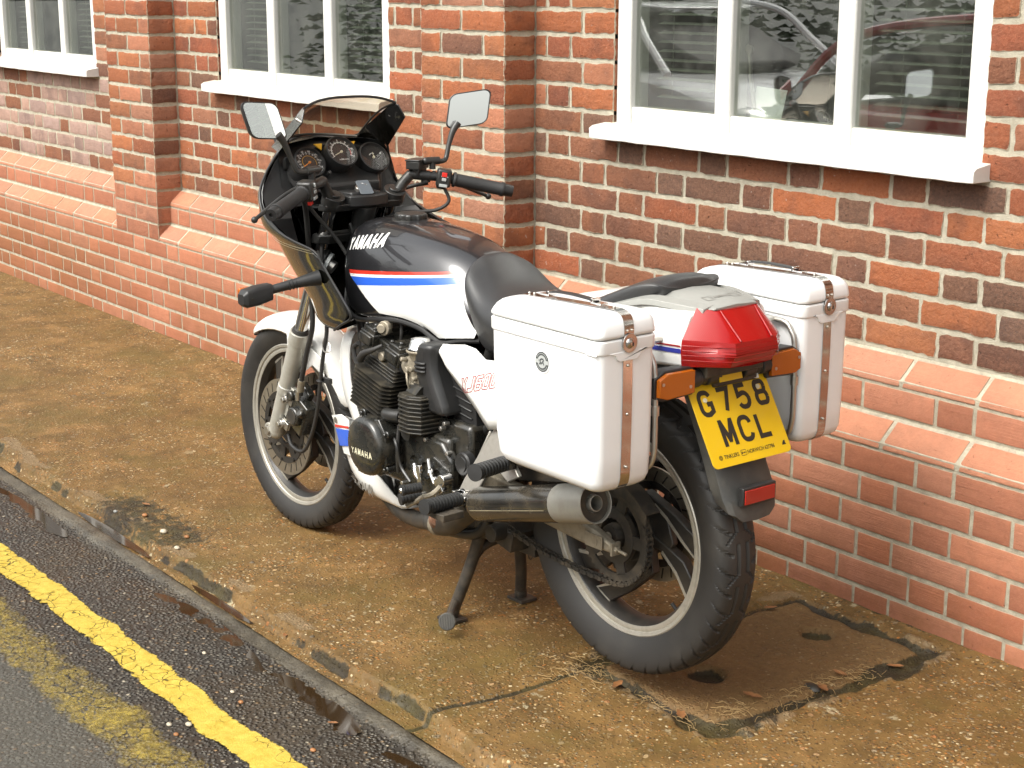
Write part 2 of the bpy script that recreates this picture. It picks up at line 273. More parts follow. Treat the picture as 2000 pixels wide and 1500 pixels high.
# ---------------- geometry helpers ----------------
def V3(*a): return Vector(a)
def cat(pts, k=6):
    P = [Vector(p) for p in pts]
    if len(P) < 3: return P
    o = []
    for i in range(len(P)-1):
        a = P[i-1] if i else P[0]*2-P[1]; b = P[i]; c = P[i+1]; e = P[i+2] if i+2 < len(P) else P[-1]*2-P[-2]
        for j in range(k):
            s = j/k; o.append(.5*((2*b)+(c-a)*s+(2*a-5*b+4*c-e)*s*s+(3*b-a-3*c+e)*s**3))
    o.append(P[-1]); return o
def frame(ax):
    ax = Vector(ax).normalized(); t = Vector((0, 0, 1)) if abs(ax.z) < .9 else Vector((1, 0, 0))
    u = ax.cross(t).normalized(); return u, ax.cross(u).normalized(), ax
class G:
    def __init__(s): s.v = []; s.f = []; s.mi = []; s.cm = 0
    def add(s, vs, fs):
        o = len(s.v); s.v += [tuple(x) for x in vs]; s.f += [tuple(i+o for i in f) for f in fs]; s.mi += [s.cm]*len(fs); return s
    def box(s, c, sz, rot=None, taper=1):
        c = Vector(c); h = [x/2 for x in sz]; vs = []
        for z in (-1, 1):
            k = taper if z > 0 else 1
            for y in (-1, 1):
                for x in (-1, 1):
                    p = Vector((x*h[0]*k, y*h[1]*k, z*h[2]))
                    if rot: p = rot @ p
                    vs.append(c+p)
        return s.add(vs, [(0, 2, 3, 1), (4, 5, 7, 6), (0, 1, 5, 4), (2, 6, 7, 3), (0, 4, 6, 2), (1, 3, 7, 5)])
    def loft(s, rings, caps=True, closed=True):
        n = len(rings[0]); vs = [p for r in rings for p in r]; fs = []
        for i in range(len(rings)-1):
            for j in range(n if closed else n-1):
                a = i*n+j; b = i*n+(j+1) % n; fs.append((a, b, b+n, a+n))
        if caps and closed: fs.append(tuple(range(n))[::-1]); fs.append(tuple(range((len(rings)-1)*n, len(rings)*n)))
        return s.add(vs, fs)
    def cyl(s, p0, p1, r0, r1=None, n=24, caps=True):
        p0, p1 = Vector(p0), Vector(p1); r1 = r0 if r1 is None else r1; u, v, _ = frame(p1-p0)
        rg = [[p+(u*math.cos(2*math.pi*k/n)+v*math.sin(2*math.pi*k/n))*r for k in range(n)] for p, r in ((p0, r0), (p1, r1))]
        return s.loft(rg, caps)
    def tube(s, pts, r, n=12, k=6, smooth=True):
        rr = r if hasattr(r, '__len__') else None
        P = cat(pts, k) if smooth else [Vector(p) for p in pts]
        m = len(P); rings = []; u = None
        for i, p in enumerate(P):
            tg = (P[min(i+1, m-1)]-P[max(i-1, 0)]).normalized()
            if u is None: u, v, _ = frame(tg)
            else: u = (u-tg*u.dot(tg)).normalized(); v = tg.cross(u)
            q = np.interp(i/(m-1)*(len(pts)-1), range(len(rr)), rr) if rr else r
            rings.append([p+(u*math.cos(2*math.pi*j/n)+v*math.sin(2*math.pi*j/n))*q for j in range(n)])
        return s.loft(rings)
    def lathe(s, prof, o, ax, n=64, closed=False, fn=None):
        u, v, w = frame(ax); o = Vector(o); rings = []
        for k in range(n):
            a = 2*math.pi*k/n; e = u*math.cos(a)+v*math.sin(a)
            rings.append([o+e*r+w*h for r, h in prof])
        m = len(prof); vs = [p for r in rings for p in r]; fs = []
        for k in range(n):
            for j in range(m if closed else m-1):
                a = k*m+j; b = k*m+(j+1) % m; c = ((k+1) % n)*m+(j+1) % m; d_ = ((k+1) % n)*m+j; fs.append((a, d_, c, b))
        return s.add(vs, fs)
    def prism(s, poly, ext):
        n = len(poly); e = Vector(ext); A = [Vector(p) for p in poly]
        return s.add(A+[p+e for p in A], [tuple(range(n))[::-1], tuple(range(n, 2*n))]+[(i, (i+1) % n, (i+1) % n+n, i+n) for i in range(n)])
    def sphere(s, c, r, sc=(1, 1, 1), n=16, m=10):
        c = Vector(c); rings = []
        for i in range(m+1):
            t_ = math.pi*(i/m*.998+.001); rings.append([c+Vector((math.sin(t_)*math.cos(2*math.pi*j/n)*sc[0], math.sin(t_)*math.sin(2*math.pi*j/n)*sc[1], math.cos(t_)*sc[2]))*r for j in range(n)])
        return s.loft(rings)
    def build(s, name, mat, parent=None, angle=38, bevel=0, sub=0, seg=2, label=None, flat=False, fixn=True):
        me = bpy.data.meshes.new(name); me.from_pydata(s.v, [], s.f)
        mats = mat if isinstance(mat, (list, tuple)) else [mat]
        for q in mats: me.materials.append(M[q])
        if len(mats) > 1: me.polygons.foreach_set('material_index', s.mi)
        if fixn:
            bm = bmesh.new(); bm.from_mesh(me); bmesh.ops.recalc_face_normals(bm, faces=bm.faces); bm.to_mesh(me); bm.free()
        if not flat:
            me.polygons.foreach_set('use_smooth', [True]*len(me.polygons)); me.set_sharp_from_angle(angle=R_(angle))
        me.validate(); me.update(); o = bpy.data.objects.new(name, me); C.objects.link(o)
        if parent: o.parent = parent
        if bevel:
            b = o.modifiers.new('bevel', 'BEVEL'); b.width = bevel; b.segments = seg; b.limit_method = 'ANGLE'; b.angle_limit = R_(30); b.harden_normals = False
        if sub: q = o.modifiers.new('sub', 'SUBSURF'); q.levels = sub; q.render_levels = sub
        if label: o['label'] = label
        return o
def thing(o, label, cat_, group=None, kind=None):
    if label: o['label'] = label
    if cat_: o['category'] = cat_
    if group: o['group'] = group
    if kind: o['kind'] = kind
    return o
def empty(name, loc=(0, 0, 0), rz=0):
    o = bpy.data.objects.new(name, None); o.location = loc; o.rotation_euler = (0, 0, rz); o.empty_display_size = .1; C.objects.link(o); return o
def rotm(axis, deg): return Matrix.Rotation(R_(deg), 3, axis)
# stroke lettering, unit cell 0..1 (x) by 0..1 (y)
ARC = lambda cx, cy, rx, ry, a0, a1, n=8: [(cx+rx*math.cos(R_(a0+(a1-a0)*i/n)), cy+ry*math.sin(R_(a0+(a1-a0)*i/n))) for i in range(n+1)]
def rr(x0, y0, x1, y1, r): return ARC(x1-r, y1-r, r, r, 0, 90, 5)+ARC(x0+r, y1-r, r, r, 90, 180, 5)+ARC(x0+r, y0+r, r, r, 180, 270, 5)+ARC(x1-r, y0+r, r, r, 270, 360, 5)
GL = {'A': [[(0, 0), (.44, 1)], [(.56, 1), (1, 0)], [(.15, .3), (.85, .3)], [(.36, 1), (.64, 1)]], 'M': [[(0, 0), (0, 1)], [(.04, 1), (.5, .15)], [(.5, .15), (.96, 1)], [(1, 1), (1, 0)]], 'H': [[(0, 0), (0, 1)], [(1, 0), (1, 1)], [(0, .5), (1, .5)]],
      'Y': [[(0, 1), (.5, .5), (1, 1)], [(.5, .5), (.5, 0)]], 'L': [[(0, 1), (0, 0), (1, 0)]], '7': [[(0, 1), (1, 1), (.45, 0)]], 'I': [[(.5, 0), (.5, 1)]],
      'C': [[(1, .72)]+ARC(.6, .7, .4, .3, 20, 90, 5)+ARC(.4, .7, .4, .3, 90, 180, 5)+ARC(.4, .3, .4, .3, 180, 270, 5)+ARC(.6, .3, .4, .3, 270, 350, 5)],
      'G': [ARC(.6, .7, .4, .3, 20, 90, 5)+ARC(.4, .7, .4, .3, 90, 180, 5)+ARC(.4, .3, .4, .3, 180, 270, 4)+[(.62, 0), (1, .12), (1, .46), (.6, .46)]],
      '5': [[(.92, 1), (.1, 1), (.06, .56)]+ARC(.55, .32, .45, .32, 110, -90, 10)+ARC(.42, .3, .42, .3, 260, 205, 4)],
      '8': [rr(.06, .52, .94, 1, .24)+[(.94, .76)], rr(0, 0, 1, .52, .26)+[(1, .26)]],
      'X': [[(0, 0), (1, 1)], [(0, 1), (1, 0)]], 'J': [[(.95, 1), (.95, .25), (.7, 0), (.2, 0), (.05, .2)]], '6': [[(1, 1), (.2, 1), (0, .8), (0, .2), (.2, 0), (.8, 0), (1, .2), (1, .42), (.8, .55), (0, .55)]],
      '0': [rr(0, 0, 1, 1, .25)+[(1, .75)]]}
def ribbon(pts, w, closed=False):
    """mitred ribbon of width w along 2-D points -> (verts, quads)"""
    q_ = [tuple(pts[0])]
    for p in pts[1:]:
        if math.dist(p, q_[-1]) > 1e-5: q_.append(tuple(p))
    if closed and math.dist(q_[0], q_[-1]) < 1e-5: q_.pop()
    pts = q_; n = len(pts); L = []; Rr = []
    for i in range(n):
        p = Vector(pts[i]).to_2d(); a = Vector(pts[i-1]).to_2d() if (i or closed) else None; b = Vector(pts[(i+1) % n]).to_2d() if (i < n-1 or closed) else None
        d1 = (p-a).normalized() if a is not None and (p-a).length > 1e-9 else None; d2 = (b-p).normalized() if b is not None and (b-p).length > 1e-9 else None
        if d1 is None: d1 = d2
        if d2 is None: d2 = d1
        m = (d1+d2); m = m.normalized() if m.length > 1e-6 else d1; nn = Vector((-m.y, m.x)); k = 1/max(.45, nn.dot(Vector((-d1.y, d1.x))))
        L.append(p+nn*w*.5*k); Rr.append(p-nn*w*.5*k)
    vs = L+Rr; fs = [(i, (i+1) % n, n+(i+1) % n, n+i) for i in range(n if closed else n-1)]
    return vs, fs
def letters(g, text, P, cw, ch, gap, sw, shear=0, depth=None):
    """letters drawn with ribbons; P maps (u,v) -> 3-D point"""
    x = 0
    for c in text:
        if c == ' ': x += cw*.6+gap; continue
        k = .3 if c == 'I' else 1
        for si, st_ in enumerate(GL[c]):
            q = [(x+sw/2+a*(cw*k-sw), sw/2+b*(ch-sw)) for a, b in st_]
            if len(q) == 2: e = (Vector(q[1])-Vector(q[0])).normalized()*sw*.5*(1 if abs(q[1][0]-q[0][0]) < 1e-6 or abs(q[1][1]-q[0][1]) < 1e-6 else .75)*(0 if abs(q[1][1]-q[0][1]) < 1e-6 else 1); q = [tuple(Vector(q[0])-e), tuple(Vector(q[1])+e)]
            vs, fs = ribbon(q, sw); g.add([P(v.x+shear*v.y, min(max(v.y, 0), ch), si*.00012) for v in vs], fs)
        x += cw*k+gap
    return g
FT = {}
for _t in ('YAMAHA', 'TINKLERS', 'NORWICH 627786', '0', '2', '4', '6', '8', '10', '12', '20', '40', '60', '80', '100', '120', '140', 'x1000 r/min', 'MPH', 'TURN', 'OFF RUN'):
    cu = bpy.data.curves.new('t', 'FONT'); cu.body = _t; cu.size = 1; cu.offset = .018; cu.resolution_u = 3
    ob = bpy.data.objects.new('t', cu); C.objects.link(ob); dg = bpy.context.evaluated_depsgraph_get(); me = bpy.data.meshes.new_from_object(ob.evaluated_get(dg))
    FT[_t] = ([v.co.copy() for v in me.vertices], [tuple(p.vertices) for p in me.polygons])
    bpy.data.objects.remove(ob); bpy.data.curves.remove(cu); bpy.data.meshes.remove(me)
def fine(g, n=4):
    """cut every quad into n strips each way so that lettering can follow a curved surface"""
    o = G()
    for f in g.f:
        if len(f) != 4: continue
        a, b, c, e = [Vector(g.v[i]) for i in f]; rows = [[(a.lerp(b, i/n)).lerp(e.lerp(c, i/n), j/n) for i in range(n+1)] for j in range(n+1)]; o.loft(rows, closed=False)
    return o
def fontmesh(text, size, bold=0, align='LEFT'):
    vs, fs = FT[text]; o = max(v.x for v in vs)*.5 if align == 'CENTER' else 0
    return [Vector(((v.x-o)*size, v.y*size, 0)) for v in vs], fs
def vnoise(x, y, seed=0):
    """smooth value noise on numpy arrays"""
    x = np.asarray(x, float); y = np.asarray(y, float); xi = np.floor(x).astype(int); yi = np.floor(y).astype(int); fx = x-xi; fy = y-yi
    fx = fx*fx*(3-2*fx); fy = fy*fy*(3-2*fy)
    def h(a, b):
        k = (a*374761393+b*668265263+seed*1442695) & 0x7fffffff; k = ((k ^ (k >> 13))*1274126177) & 0x7fffffff; return ((k ^ (k >> 16)) & 0xffff)/65535.
    return (h(xi, yi)*(1-fx)+h(xi+1, yi)*fx)*(1-fy)+(h(xi, yi+1)*(1-fx)+h(xi+1, yi+1)*fx)*fy
def fbm(x, y, o=4, seed=0): return sum(vnoise(x*2**i, y*2**i, seed+i)*.5**i for i in range(o))/sum(.5**i for i in range(o))
def gridmesh(name, xs, ys, zf, mat, attrs={}, parent=None):
    X, Y = np.meshgrid(xs, ys); Z = zf(X, Y); nx, ny = len(xs), len(ys)
    co = np.stack([X, Y, Z], -1).reshape(-1, 3); idx = np.arange(nx*ny).reshape(ny, nx)
    f = np.stack([idx[:-1, :-1], idx[:-1, 1:], idx[1:, 1:], idx[1:, :-1]], -1).reshape(-1, 4)
    me = bpy.data.meshes.new(name); me.vertices.add(len(co)); me.vertices.foreach_set('co', co.ravel()); me.loops.add(f.size); me.loops.foreach_set('vertex_index', f.ravel())
    me.polygons.add(len(f)); me.polygons.foreach_set('loop_start', np.arange(len(f))*4); me.polygons.foreach_set('loop_total', np.full(len(f), 4)); me.update(calc_edges=True)
    me.polygons.foreach_set('use_smooth', [True]*len(f)); me.materials.append(M[mat])
    for k, fn in attrs.items(): a = me.attributes.new(k, 'FLOAT', 'POINT'); a.data.foreach_set('value', np.clip(fn(X, Y), 0, 1).ravel().astype(np.float32))
    o = bpy.data.objects.new(name, me); C.objects.link(o)
    if parent: o.parent = parent
    return o
# ---------------- ground ----------------
def sst(a, b, x): q = np.clip((x-a)/(b-a), 0, 1); return q*q*(3-2*q)
EDGE = lambda X: -1.245+.030*(fbm(X*3.1, X*0+3, 4)-.5)*2-.05*np.exp(-((X+2.45)/.28)**2)*0
SX0, SX1, SY0, SY1 = -.86, -.44, -.77, -.10          # cover slab beside the rear wheel
def slab_d(X, Y):
    xx = X+.030*(fbm(X*8, Y*8, 4, 5)-.5)-.05*(Y+.4)*.25; yy = Y+.030*(fbm(X*8, Y*8, 4, 8)-.5)
    cx, cy, hx, hy = (SX0+SX1)/2, (SY0+SY1)/2, (SX1-SX0)/2, (SY1-SY0)/2
    qx = np.abs(xx-cx)-hx; qy = np.abs(yy-cy)-hy
    return np.where((qx > 0) & (qy > 0), np.hypot(qx, qy), np.maximum(qx, qy))
def groove(X, Y):
    dd = slab_d(X, Y); w = .005+.060*fbm(X*8, Y*8, 4, 11)**2.2*(1+.5*sst(-.60, -.45, X))
    side = 1-.65*sst(.0, .1, (X-SX0)*-1+.06)*(Y > SY0+.25)
    return np.exp(-((dd-.012)/w)**4)*side
def holes(X, Y):
    o = 0
    for hx, hy, a in ((-.665, -.60, .050), (-.672, -.215, .042)):
        rr_ = np.hypot(X-hx, (Y-hy)*1.15)+.018*(fbm(X*22, Y*22, 3, 3)-.5); o = np.maximum(o, 1-sst(a*.75, a*1.1, rr_))
    return o
def crack(X, Y):
    xc = -.885+.03*(fbm(Y*4, Y*0, 4, 21)-.5)*2+.03*(Y+1.2)
    return np.exp(-((X-xc)/.010)**2)*sst(-.80, -.86, Y)
def patch(X, Y):
    return np.clip(1.25*np.exp(-(((X+2.50)/.34)**2+((Y+1.16)/.12)**2)**2)+(fbm(X*9, Y*9, 4, 31)-.5)*1.2*np.exp(-(((X+2.50)/.45)**2+((Y+1.15)/.16)**2)), 0, 1)
def jag(X): return EDGE(X)+.035*(fbm(X*13, X*0+9, 4, 2)-.5)
def pavez(X, Y):
    z = .006*(fbm(X*2.2, Y*2.2, 4, 1)-.5)+.010*(fbm(X*9, Y*9, 4, 88)-.5)*np.exp(-(np.maximum(slab_d(X, Y)-.05, 0)/.08)**2)+.0032*(fbm(X*34, Y*34, 3, 4)-.5)
    z = z-.020*groove(X, Y)*(.6+.6*fbm(X*30, Y*30, 3, 6))-.020*holes(X, Y)-.007*crack(X, Y)-.008*patch(X, Y)*(.4+fbm(X*40, Y*40, 2, 17))
    dd = slab_d(X, Y); z = z+.012*np.exp(-((dd-.045)/.022)**2)*sst(.42, .6, fbm(X*14, Y*14, 4, 19))*(1-sst(-.50, -.9, X+.0*Y)*.8)
    z = z-.012*sst(-.05, 0, Y)*-.6                                      # a fillet of mortar rises to the wall
    bev = sst(0, .016, Y-jag(X)); z = z-.030*(1-bev)
    return z
def slabmask(X, Y): return (slab_d(X, Y) < 0)*1.
def dirtmask(X, Y):
    g = np.maximum(groove(X, Y), .5*np.exp(-((slab_d(X, Y)-.03)/.055)**2)*sst(.52, .66, fbm(X*12, Y*12, 4, 91)))*sst(.25, .6, fbm(X*16, Y*16, 3, 9)+.28)
    return np.maximum.reduce([g, holes(X, Y)*.75, crack(X, Y)*.8, patch(X, Y)*.5, .85*np.exp(-((Y-jag(X)-.003)/.012)**2)*sst(.35, .6, fbm(X*7, Y*7, 3, 13)), .6*sst(-.022, -.004, Y)*fbm(X*12, Y*12, 3, 14)])
def bare(X, Y):
    e = np.exp(-((Y-jag(X)-.045)/.028)**2)*sst(.42, .62, fbm(X*6, Y*6, 3, 15))
    dd = slab_d(X, Y); e2 = np.exp(-((dd-.045)/.026)**2)*sst(.40, .58, fbm(X*14, Y*14, 4, 19))*.9
    return np.maximum(e, e2)*.75
pv = gridmesh('pavement', np.arange(-5.2, .6, .0065), np.append(np.arange(-1.285, .0, .0065), [.01, .3]), pavez, 'pavement', {'slab': slabmask, 'dirt': dirtmask, 'bare': bare})
thing(pv, 'damp brown exposed aggregate concrete pavement', 'pavement', kind='structure')
for nm, xs in (('pavement', np.arange(-16, -5.15, .04)), ('pavement', np.arange(.55, 8, .04))):
    q = gridmesh(nm, np.append(xs, xs[-1]+.04), np.append(np.arange(-1.285, .0, .03), [.01, .3]), lambda X, Y: pavez(X, Y)-.0015, 'pavement', {'slab': slabmask, 'dirt': dirtmask, 'bare': bare}); thing(q, 'damp concrete pavement further along the wall', 'pavement', kind='structure')
def roadz(X, Y):
    k = -.030+.0*Y; z = k+.010*(fbm(X*2.5, Y*2.5, 4, 41)-.5)+.006*(fbm(X*38, Y*38, 3, 43)-.5)*(1-worn(X, Y)*.7)
    ky0 = -1.290+.012*(fbm(X*3, X*0, 3, 51)-.5); ky1 = -1.322+.026*(fbm(X*3.6, X*0+5, 4, 52)-.5)
    kp = sst(ky1-.012, ky1+.004, Y)*(1-sst(ky0-.004, ky0+.012, Y))
    z = z*(1-kp)+kp*(-.0225+.007*(fbm(X*9, Y*24, 3, 53)-.5)-.010*sst(.5, .66, fbm(X*2.1, X*0, 3, 54)))
    z = z-.007*np.exp(-((Y-ky1+.03)/.045)**2)                           # gutter hollow in front of the kerb
    z = z-.010*sst(ky0+.0, ky0+.02, Y)
    return z
def worn(X, Y): return sst(-1.66, -1.95, Y+.12*(fbm(X*2, Y*2, 3, 61)-.5))
def kerbm(X, Y):
    ky0 = -1.290+.012*(fbm(X*3, X*0, 3, 51)-.5); ky1 = -1.322+.026*(fbm(X*3.6, X*0+5, 4, 52)-.5)
    return sst(ky1-.010, ky1-.002, Y)*sst(.30, .50, fbm(X*4.5, Y*9, 4, 57)+.16)*.9*(1-.6*(np.abs((X+40) % .915-.45) < .006))
rd_ = gridmesh('road', np.arange(-4.6, .9, .0095), np.arange(-2.55, -1.215, .0095), roadz, 'asphalt', {'worn': worn, 'kerbm': kerbm}); thing(rd_, 'wet coarse asphalt road with eroded kerb line', 'road', kind='structure')
for xs, ys in ((np.arange(-16, -4.5, .05), np.arange(-2.6, -1.2, .03)), (np.arange(.85, 8, .05), np.arange(-2.6, -1.2, .03)), (np.arange(-16, 8.2, .3), np.arange(-9.5, -2.45, .3))):
    q = gridmesh('road', xs, ys, lambda X, Y: roadz(X, Y)-.002, 'asphalt', {'worn': worn, 'kerbm': kerbm}); thing(q, 'asphalt road beyond the parked motorcycle', 'road', kind='structure')
g = G(); g.box((0, 0, -.16), (240, 240, .02)); thing(g.build('ground', 'far_road'), 'flat ground reaching the horizon', 'ground', kind='structure')
def line(name, y0, y1, x0, x1, mat, amp, label):
    xs = np.arange(x0, x1, .012); n = 15; ts = np.linspace(0, 1, n); X, T = np.meshgrid(xs, ts)
    a = y0+amp*(fbm(xs*6, xs*0, 4, 71)-.5)*2-.012*(np.abs(xs+2.13) < .05); b = y1+amp*(fbm(xs*6, xs*0+7, 4, 72)-.5)*2
    Y = a+(b-a)*T; Z = roadz(X, Y)+.0035; co = np.stack([X, Y, Z], -1).reshape(-1, 3); nx = len(xs); idx = np.arange(nx*n).reshape(n, nx)
    f = np.stack([idx[:-1, :-1], idx[:-1, 1:], idx[1:, 1:], idx[1:, :-1]], -1).reshape(-1, 4)
    me = bpy.data.meshes.new(name); me.from_pydata(co.tolist(), [], f.tolist()); me.materials.append(M[mat]); me.polygons.foreach_set('use_smooth', [True]*len(f))
    at = me.attributes.new('edge', 'FLOAT', 'POINT'); at.data.foreach_set('value', (np.abs(T*2-1)**5).ravel().astype(np.float32))
    o = bpy.data.objects.new(name, me); C.objects.link(o); thing(o, label, 'road marking', kind='structure')
line('yellow_line', -1.652, -1.552, -9, 5, 'yellow_line', .016, 'cracked solid yellow line nearer the kerb')
line('worn_yellow_line', -1.875, -1.700, -9, 5, 'yellow_line_worn', .03, 'half worn away second yellow line further into the road')
g = G()
def blob(cx, cy, rx, ry, z, sd):
    n = 40; pts = []
    for i in range(n):
        a = 2*math.pi*i/n; k = .75+.5*float(fbm(math.cos(a)*1.5+sd, math.sin(a)*1.5+sd, 3, sd)); pts.append((cx+rx*k*math.cos(a), cy+ry*k*math.sin(a), z))
    g.add(pts, [tuple(range(n))])
for cx, cy, rx, ry, z, sd in ((-1.70, -1.385, .32, .060, -.0345, 1), (-1.15, -1.385, .20, .060, -.0347, 2), (-.72, -1.38, .14, .03, -.0352, 3), (-2.9, -1.38, .3, .03, -.035, 5), (-2.50, -1.27, .26, .018, -.0258, 7), (-1.80, -1.272, .16, .012, -.0254, 8)): blob(cx, cy, rx, ry, z, sd)
thing(g.build('puddle', 'water', flat=True), 'brown rain puddles lying along the kerb', 'puddle', kind='structure')

# ---------------- brick building ----------------
BH, GAU, JT = .065, .075, .0115
S_, H_ = .2308, .1149; PER = S_+H_
class Bricks:
    def __init__(s): s.v = []; s.f = []; s.c = []; s.mi = []; s.eg = {}
    def brick(s, P, u0, u1, v0, v1, col, old=True, mat=0):
        """P(u, v, d) -> 3-D; one brick with a pillowed, slightly irregular face"""
        nu = max(3, int((u1-u0)/.016)); nv = 4; e = .006 if old else .004; j = .0024 if old else .0005
        us = [u0]+[u0+e+(u1-u0-2*e)*i/(nu-1) for i in range(nu)]+[u1]; vs = [v0]+[v0+e+(v1-v0-2*e)*i/(nv-1) for i in range(nv)]+[v1]
        d0 = .0015+random.uniform(-.0012, .0015) if old else random.uniform(-.0006, .0006); tx = random.uniform(-.006, .006) if old else .002; sd = random.random()*99
        nU, nV = len(us), len(vs); base = len(s.v); amp = .0008 if old else .0003
        for b, v in enumerate(vs):
            for a, u in enumerate(us):
                bd = (a in (0, nU-1)) or (b in (0, nV-1)); dd = d0+tx*(u-(u0+u1)/2)+amp*math.sin(u*61+sd)*math.cos(v*83+sd*2)-(.0018 if old else .0012)*bd
                if old and (a in (0, nU-1)) and (b in (0, nV-1)): dd -= .0015
                du = (random.uniform(-j, j) if bd else 0); dv = (random.uniform(-j, j)+.0012*math.sin(u*40+sd)*(1 if old else 0)) if bd else 0
                s.v.append(P(u+du, v+dv, dd))
                if bd: s.eg[len(s.v)-1] = 1
        n = 0
        for b in range(nV-1):
            for a in range(nU-1):
                i = base+b*nU+a; s.f.append((i, i+1, i+1+nU, i+nU)); n += 1
        ring = [a for a in range(nU)]+[b*nU+nU-1 for b in range(1, nV)]+[(nV-1)*nU+a for a in range(nU-2, -1, -1)]+[b*nU for b in range(nV-2, 0, -1)]
        k0 = len(s.v)
        for i in ring:
            a, b = i % nU, i//nU; s.v.append(P(us[a], vs[b], -.02))
        m = len(ring)
        for i in range(m): s.f.append((base+ring[i], k0+i, k0+(i+1) % m, base+ring[(i+1) % m])); n += 1
        s.c += [col]*n; s.mi += [mat]*n
    def quad(s, P, u0, u1, v0, v1, d, mat, nu=1):
        for i in range(nu):
            a, b = u0+(u1-u0)*i/nu, u0+(u1-u0)*(i+1)/nu; k = len(s.v); s.v += [P(a, v0, d), P(b, v0, d), P(b, v1, d), P(a, v1, d)]; s.f.append((k, k+1, k+2, k+3)); s.c.append((.5, .5, .5)); s.mi.append(mat)
    def build(s, name, mats, parent):
        me = bpy.data.meshes.new(name); me.from_pydata([tuple(p) for p in s.v], [], s.f)
        for q in mats: me.materials.append(M[q])
        me.polygons.foreach_set('material_index', s.mi); me.polygons.foreach_set('use_smooth', [m_ != 9 for m_ in s.mi]); me.set_sharp_from_angle(angle=R_(50))
        ea = np.zeros(len(s.v), np.float32); ea[list(s.eg)] = 1; a2 = me.attributes.new('bedge', 'FLOAT', 'POINT'); a2.data.foreach_set('value', ea)
        at = me.attributes.new('bcol', 'FLOAT_COLOR', 'FACE'); at.data.foreach_set('color', np.array([(*c, 1) for c in s.c], np.float32).ravel())
        bm = bmesh.new(); bm.from_mesh(me); bmesh.ops.recalc_face_normals(bm, faces=[f for f in bm.faces if f.material_index == 0]); bm.to_mesh(me); bm.free()
        me.update(); o = bpy.data.objects.new(name, me); C.objects.link(o); o.parent = parent; return o
def jit(c, a=.18):
    k = 1+random.uniform(-a, a); h = random.uniform(-.06, .06); return (max(c[0]*k*(1+h), .01), c[1]*k, max(c[2]*k*(1-h), .01))
ORANGE = [(.33, .098, .034), (.29, .078, .030), (.35, .118, .044), (.25, .066, .03), (.33, .13, .07)]
BROWN = [(.20, .073, .036), (.165, .062, .034), (.14, .06, .038), (.225, .082, .038)]
DARK = [(.115, .062, .042), (.10, .06, .044)]; PINKO = [(.40, .155, .085), (.40, .175, .105)]
def col_old(x, z, pier=False):
    r = random.random()
    if pier: c = random.choice(ORANGE[:3]+PINKO if r < .72 else ORANGE+BROWN)
    elif x < -5.25 and z < 1.12:
        if random.random() < (.78 if .72 < z < 1.04 else .3): return jit((.37, .26, .22), .15)
        c = random.choice(BROWN)
    elif x > -2.24 and z < 1.11:
        c = random.choice(ORANGE[:4] if r < .26 else BROWN if r < .80 else DARK)
    elif z < 1.11: c = random.choice(ORANGE if r < .62 else BROWN if r < .9 else DARK)
    else: c = random.choice(ORANGE if r < .74 else BROWN if r < .93 else DARK)
    return jit(c)
def col_pink(x, z, splay=False):
    c = random.choice([(.40, .155, .088), (.37, .138, .076), (.43, .175, .102), (.34, .122, .066)]) if not splay else random.choice([(.44, .195, .118), (.46, .21, .13), (.41, .18, .108)])
    return jit(c, .07)
def course(B, P, xs, phase, v0, v1, colf, old, odd, all_s=False):
    """fill [x0,x1] with Flemish bond"""
    x0, x1 = xs; k = math.floor((x0-phase)/PER)-2; x = phase+k*PER+(PER*.5 if odd else 0)
    if all_s: seq = [S_]; x = phase+math.floor((x0-phase)/S_-2)*S_
    else: seq = [S_, H_]
    i = 0; out = []
    while x < x1:
        w = seq[i % len(seq)]; a, b = max(x, x0), min(x+w, x1)
        if b-a > .004: out.append([a, b])
        x += w; i += 1
    if len(out) > 1 and out[0][1]-out[0][0] < .035: out[1][0] = out[0][0]; out.pop(0)
    if len(out) > 1 and out[-1][1]-out[-1][0] < .035: out[-2][1] = out[-1][1]; out.pop()
    jt = JT if old else (.013 if all_s else .010)
    for a, b in out:
        q = jt*.5*random.uniform(.7, 1.3)
        B.brick(P, a+q*(a > x0+1e-6), b-q*(b < x1-1e-6), v0, v1, colf((a+b)/2, v0), old)
bld = thing(empty('brick_building', (0, 0, 0)), 'red brick building with buttress piers, stepped pink plinth and white windows', 'building')
Z1 = .43; ZL0 = Z1+3*GAU; X0P = -.9792; V0P = -1.9004; DB = .125; XL, XR = -10.2, 3.2
PIERS = [(-7.79, -7.34), (-5.248, -4.799), (-2.703, -2.245), (-.160, .300), (2.385, 2.845)]
WINS = [(-6.955, -5.665), (-4.405, -3.092), (-1.870, -.539), (.675, 2.005), (-9.5, -8.2)]
WZ0, WZ1 = ZL0+6*GAU, ZL0+22*GAU
def recess(x0, x1): # intervals of wall between piers
    o = []; a = x0
    for p0, p1 in PIERS: o.append((a, p0)); a = p1
    o.append((a, x1)); return o
P0 = lambda u, v, dd: (u, -dd, v)
PB = lambda y: (lambda u, v, dd: (u, y-dd, v))
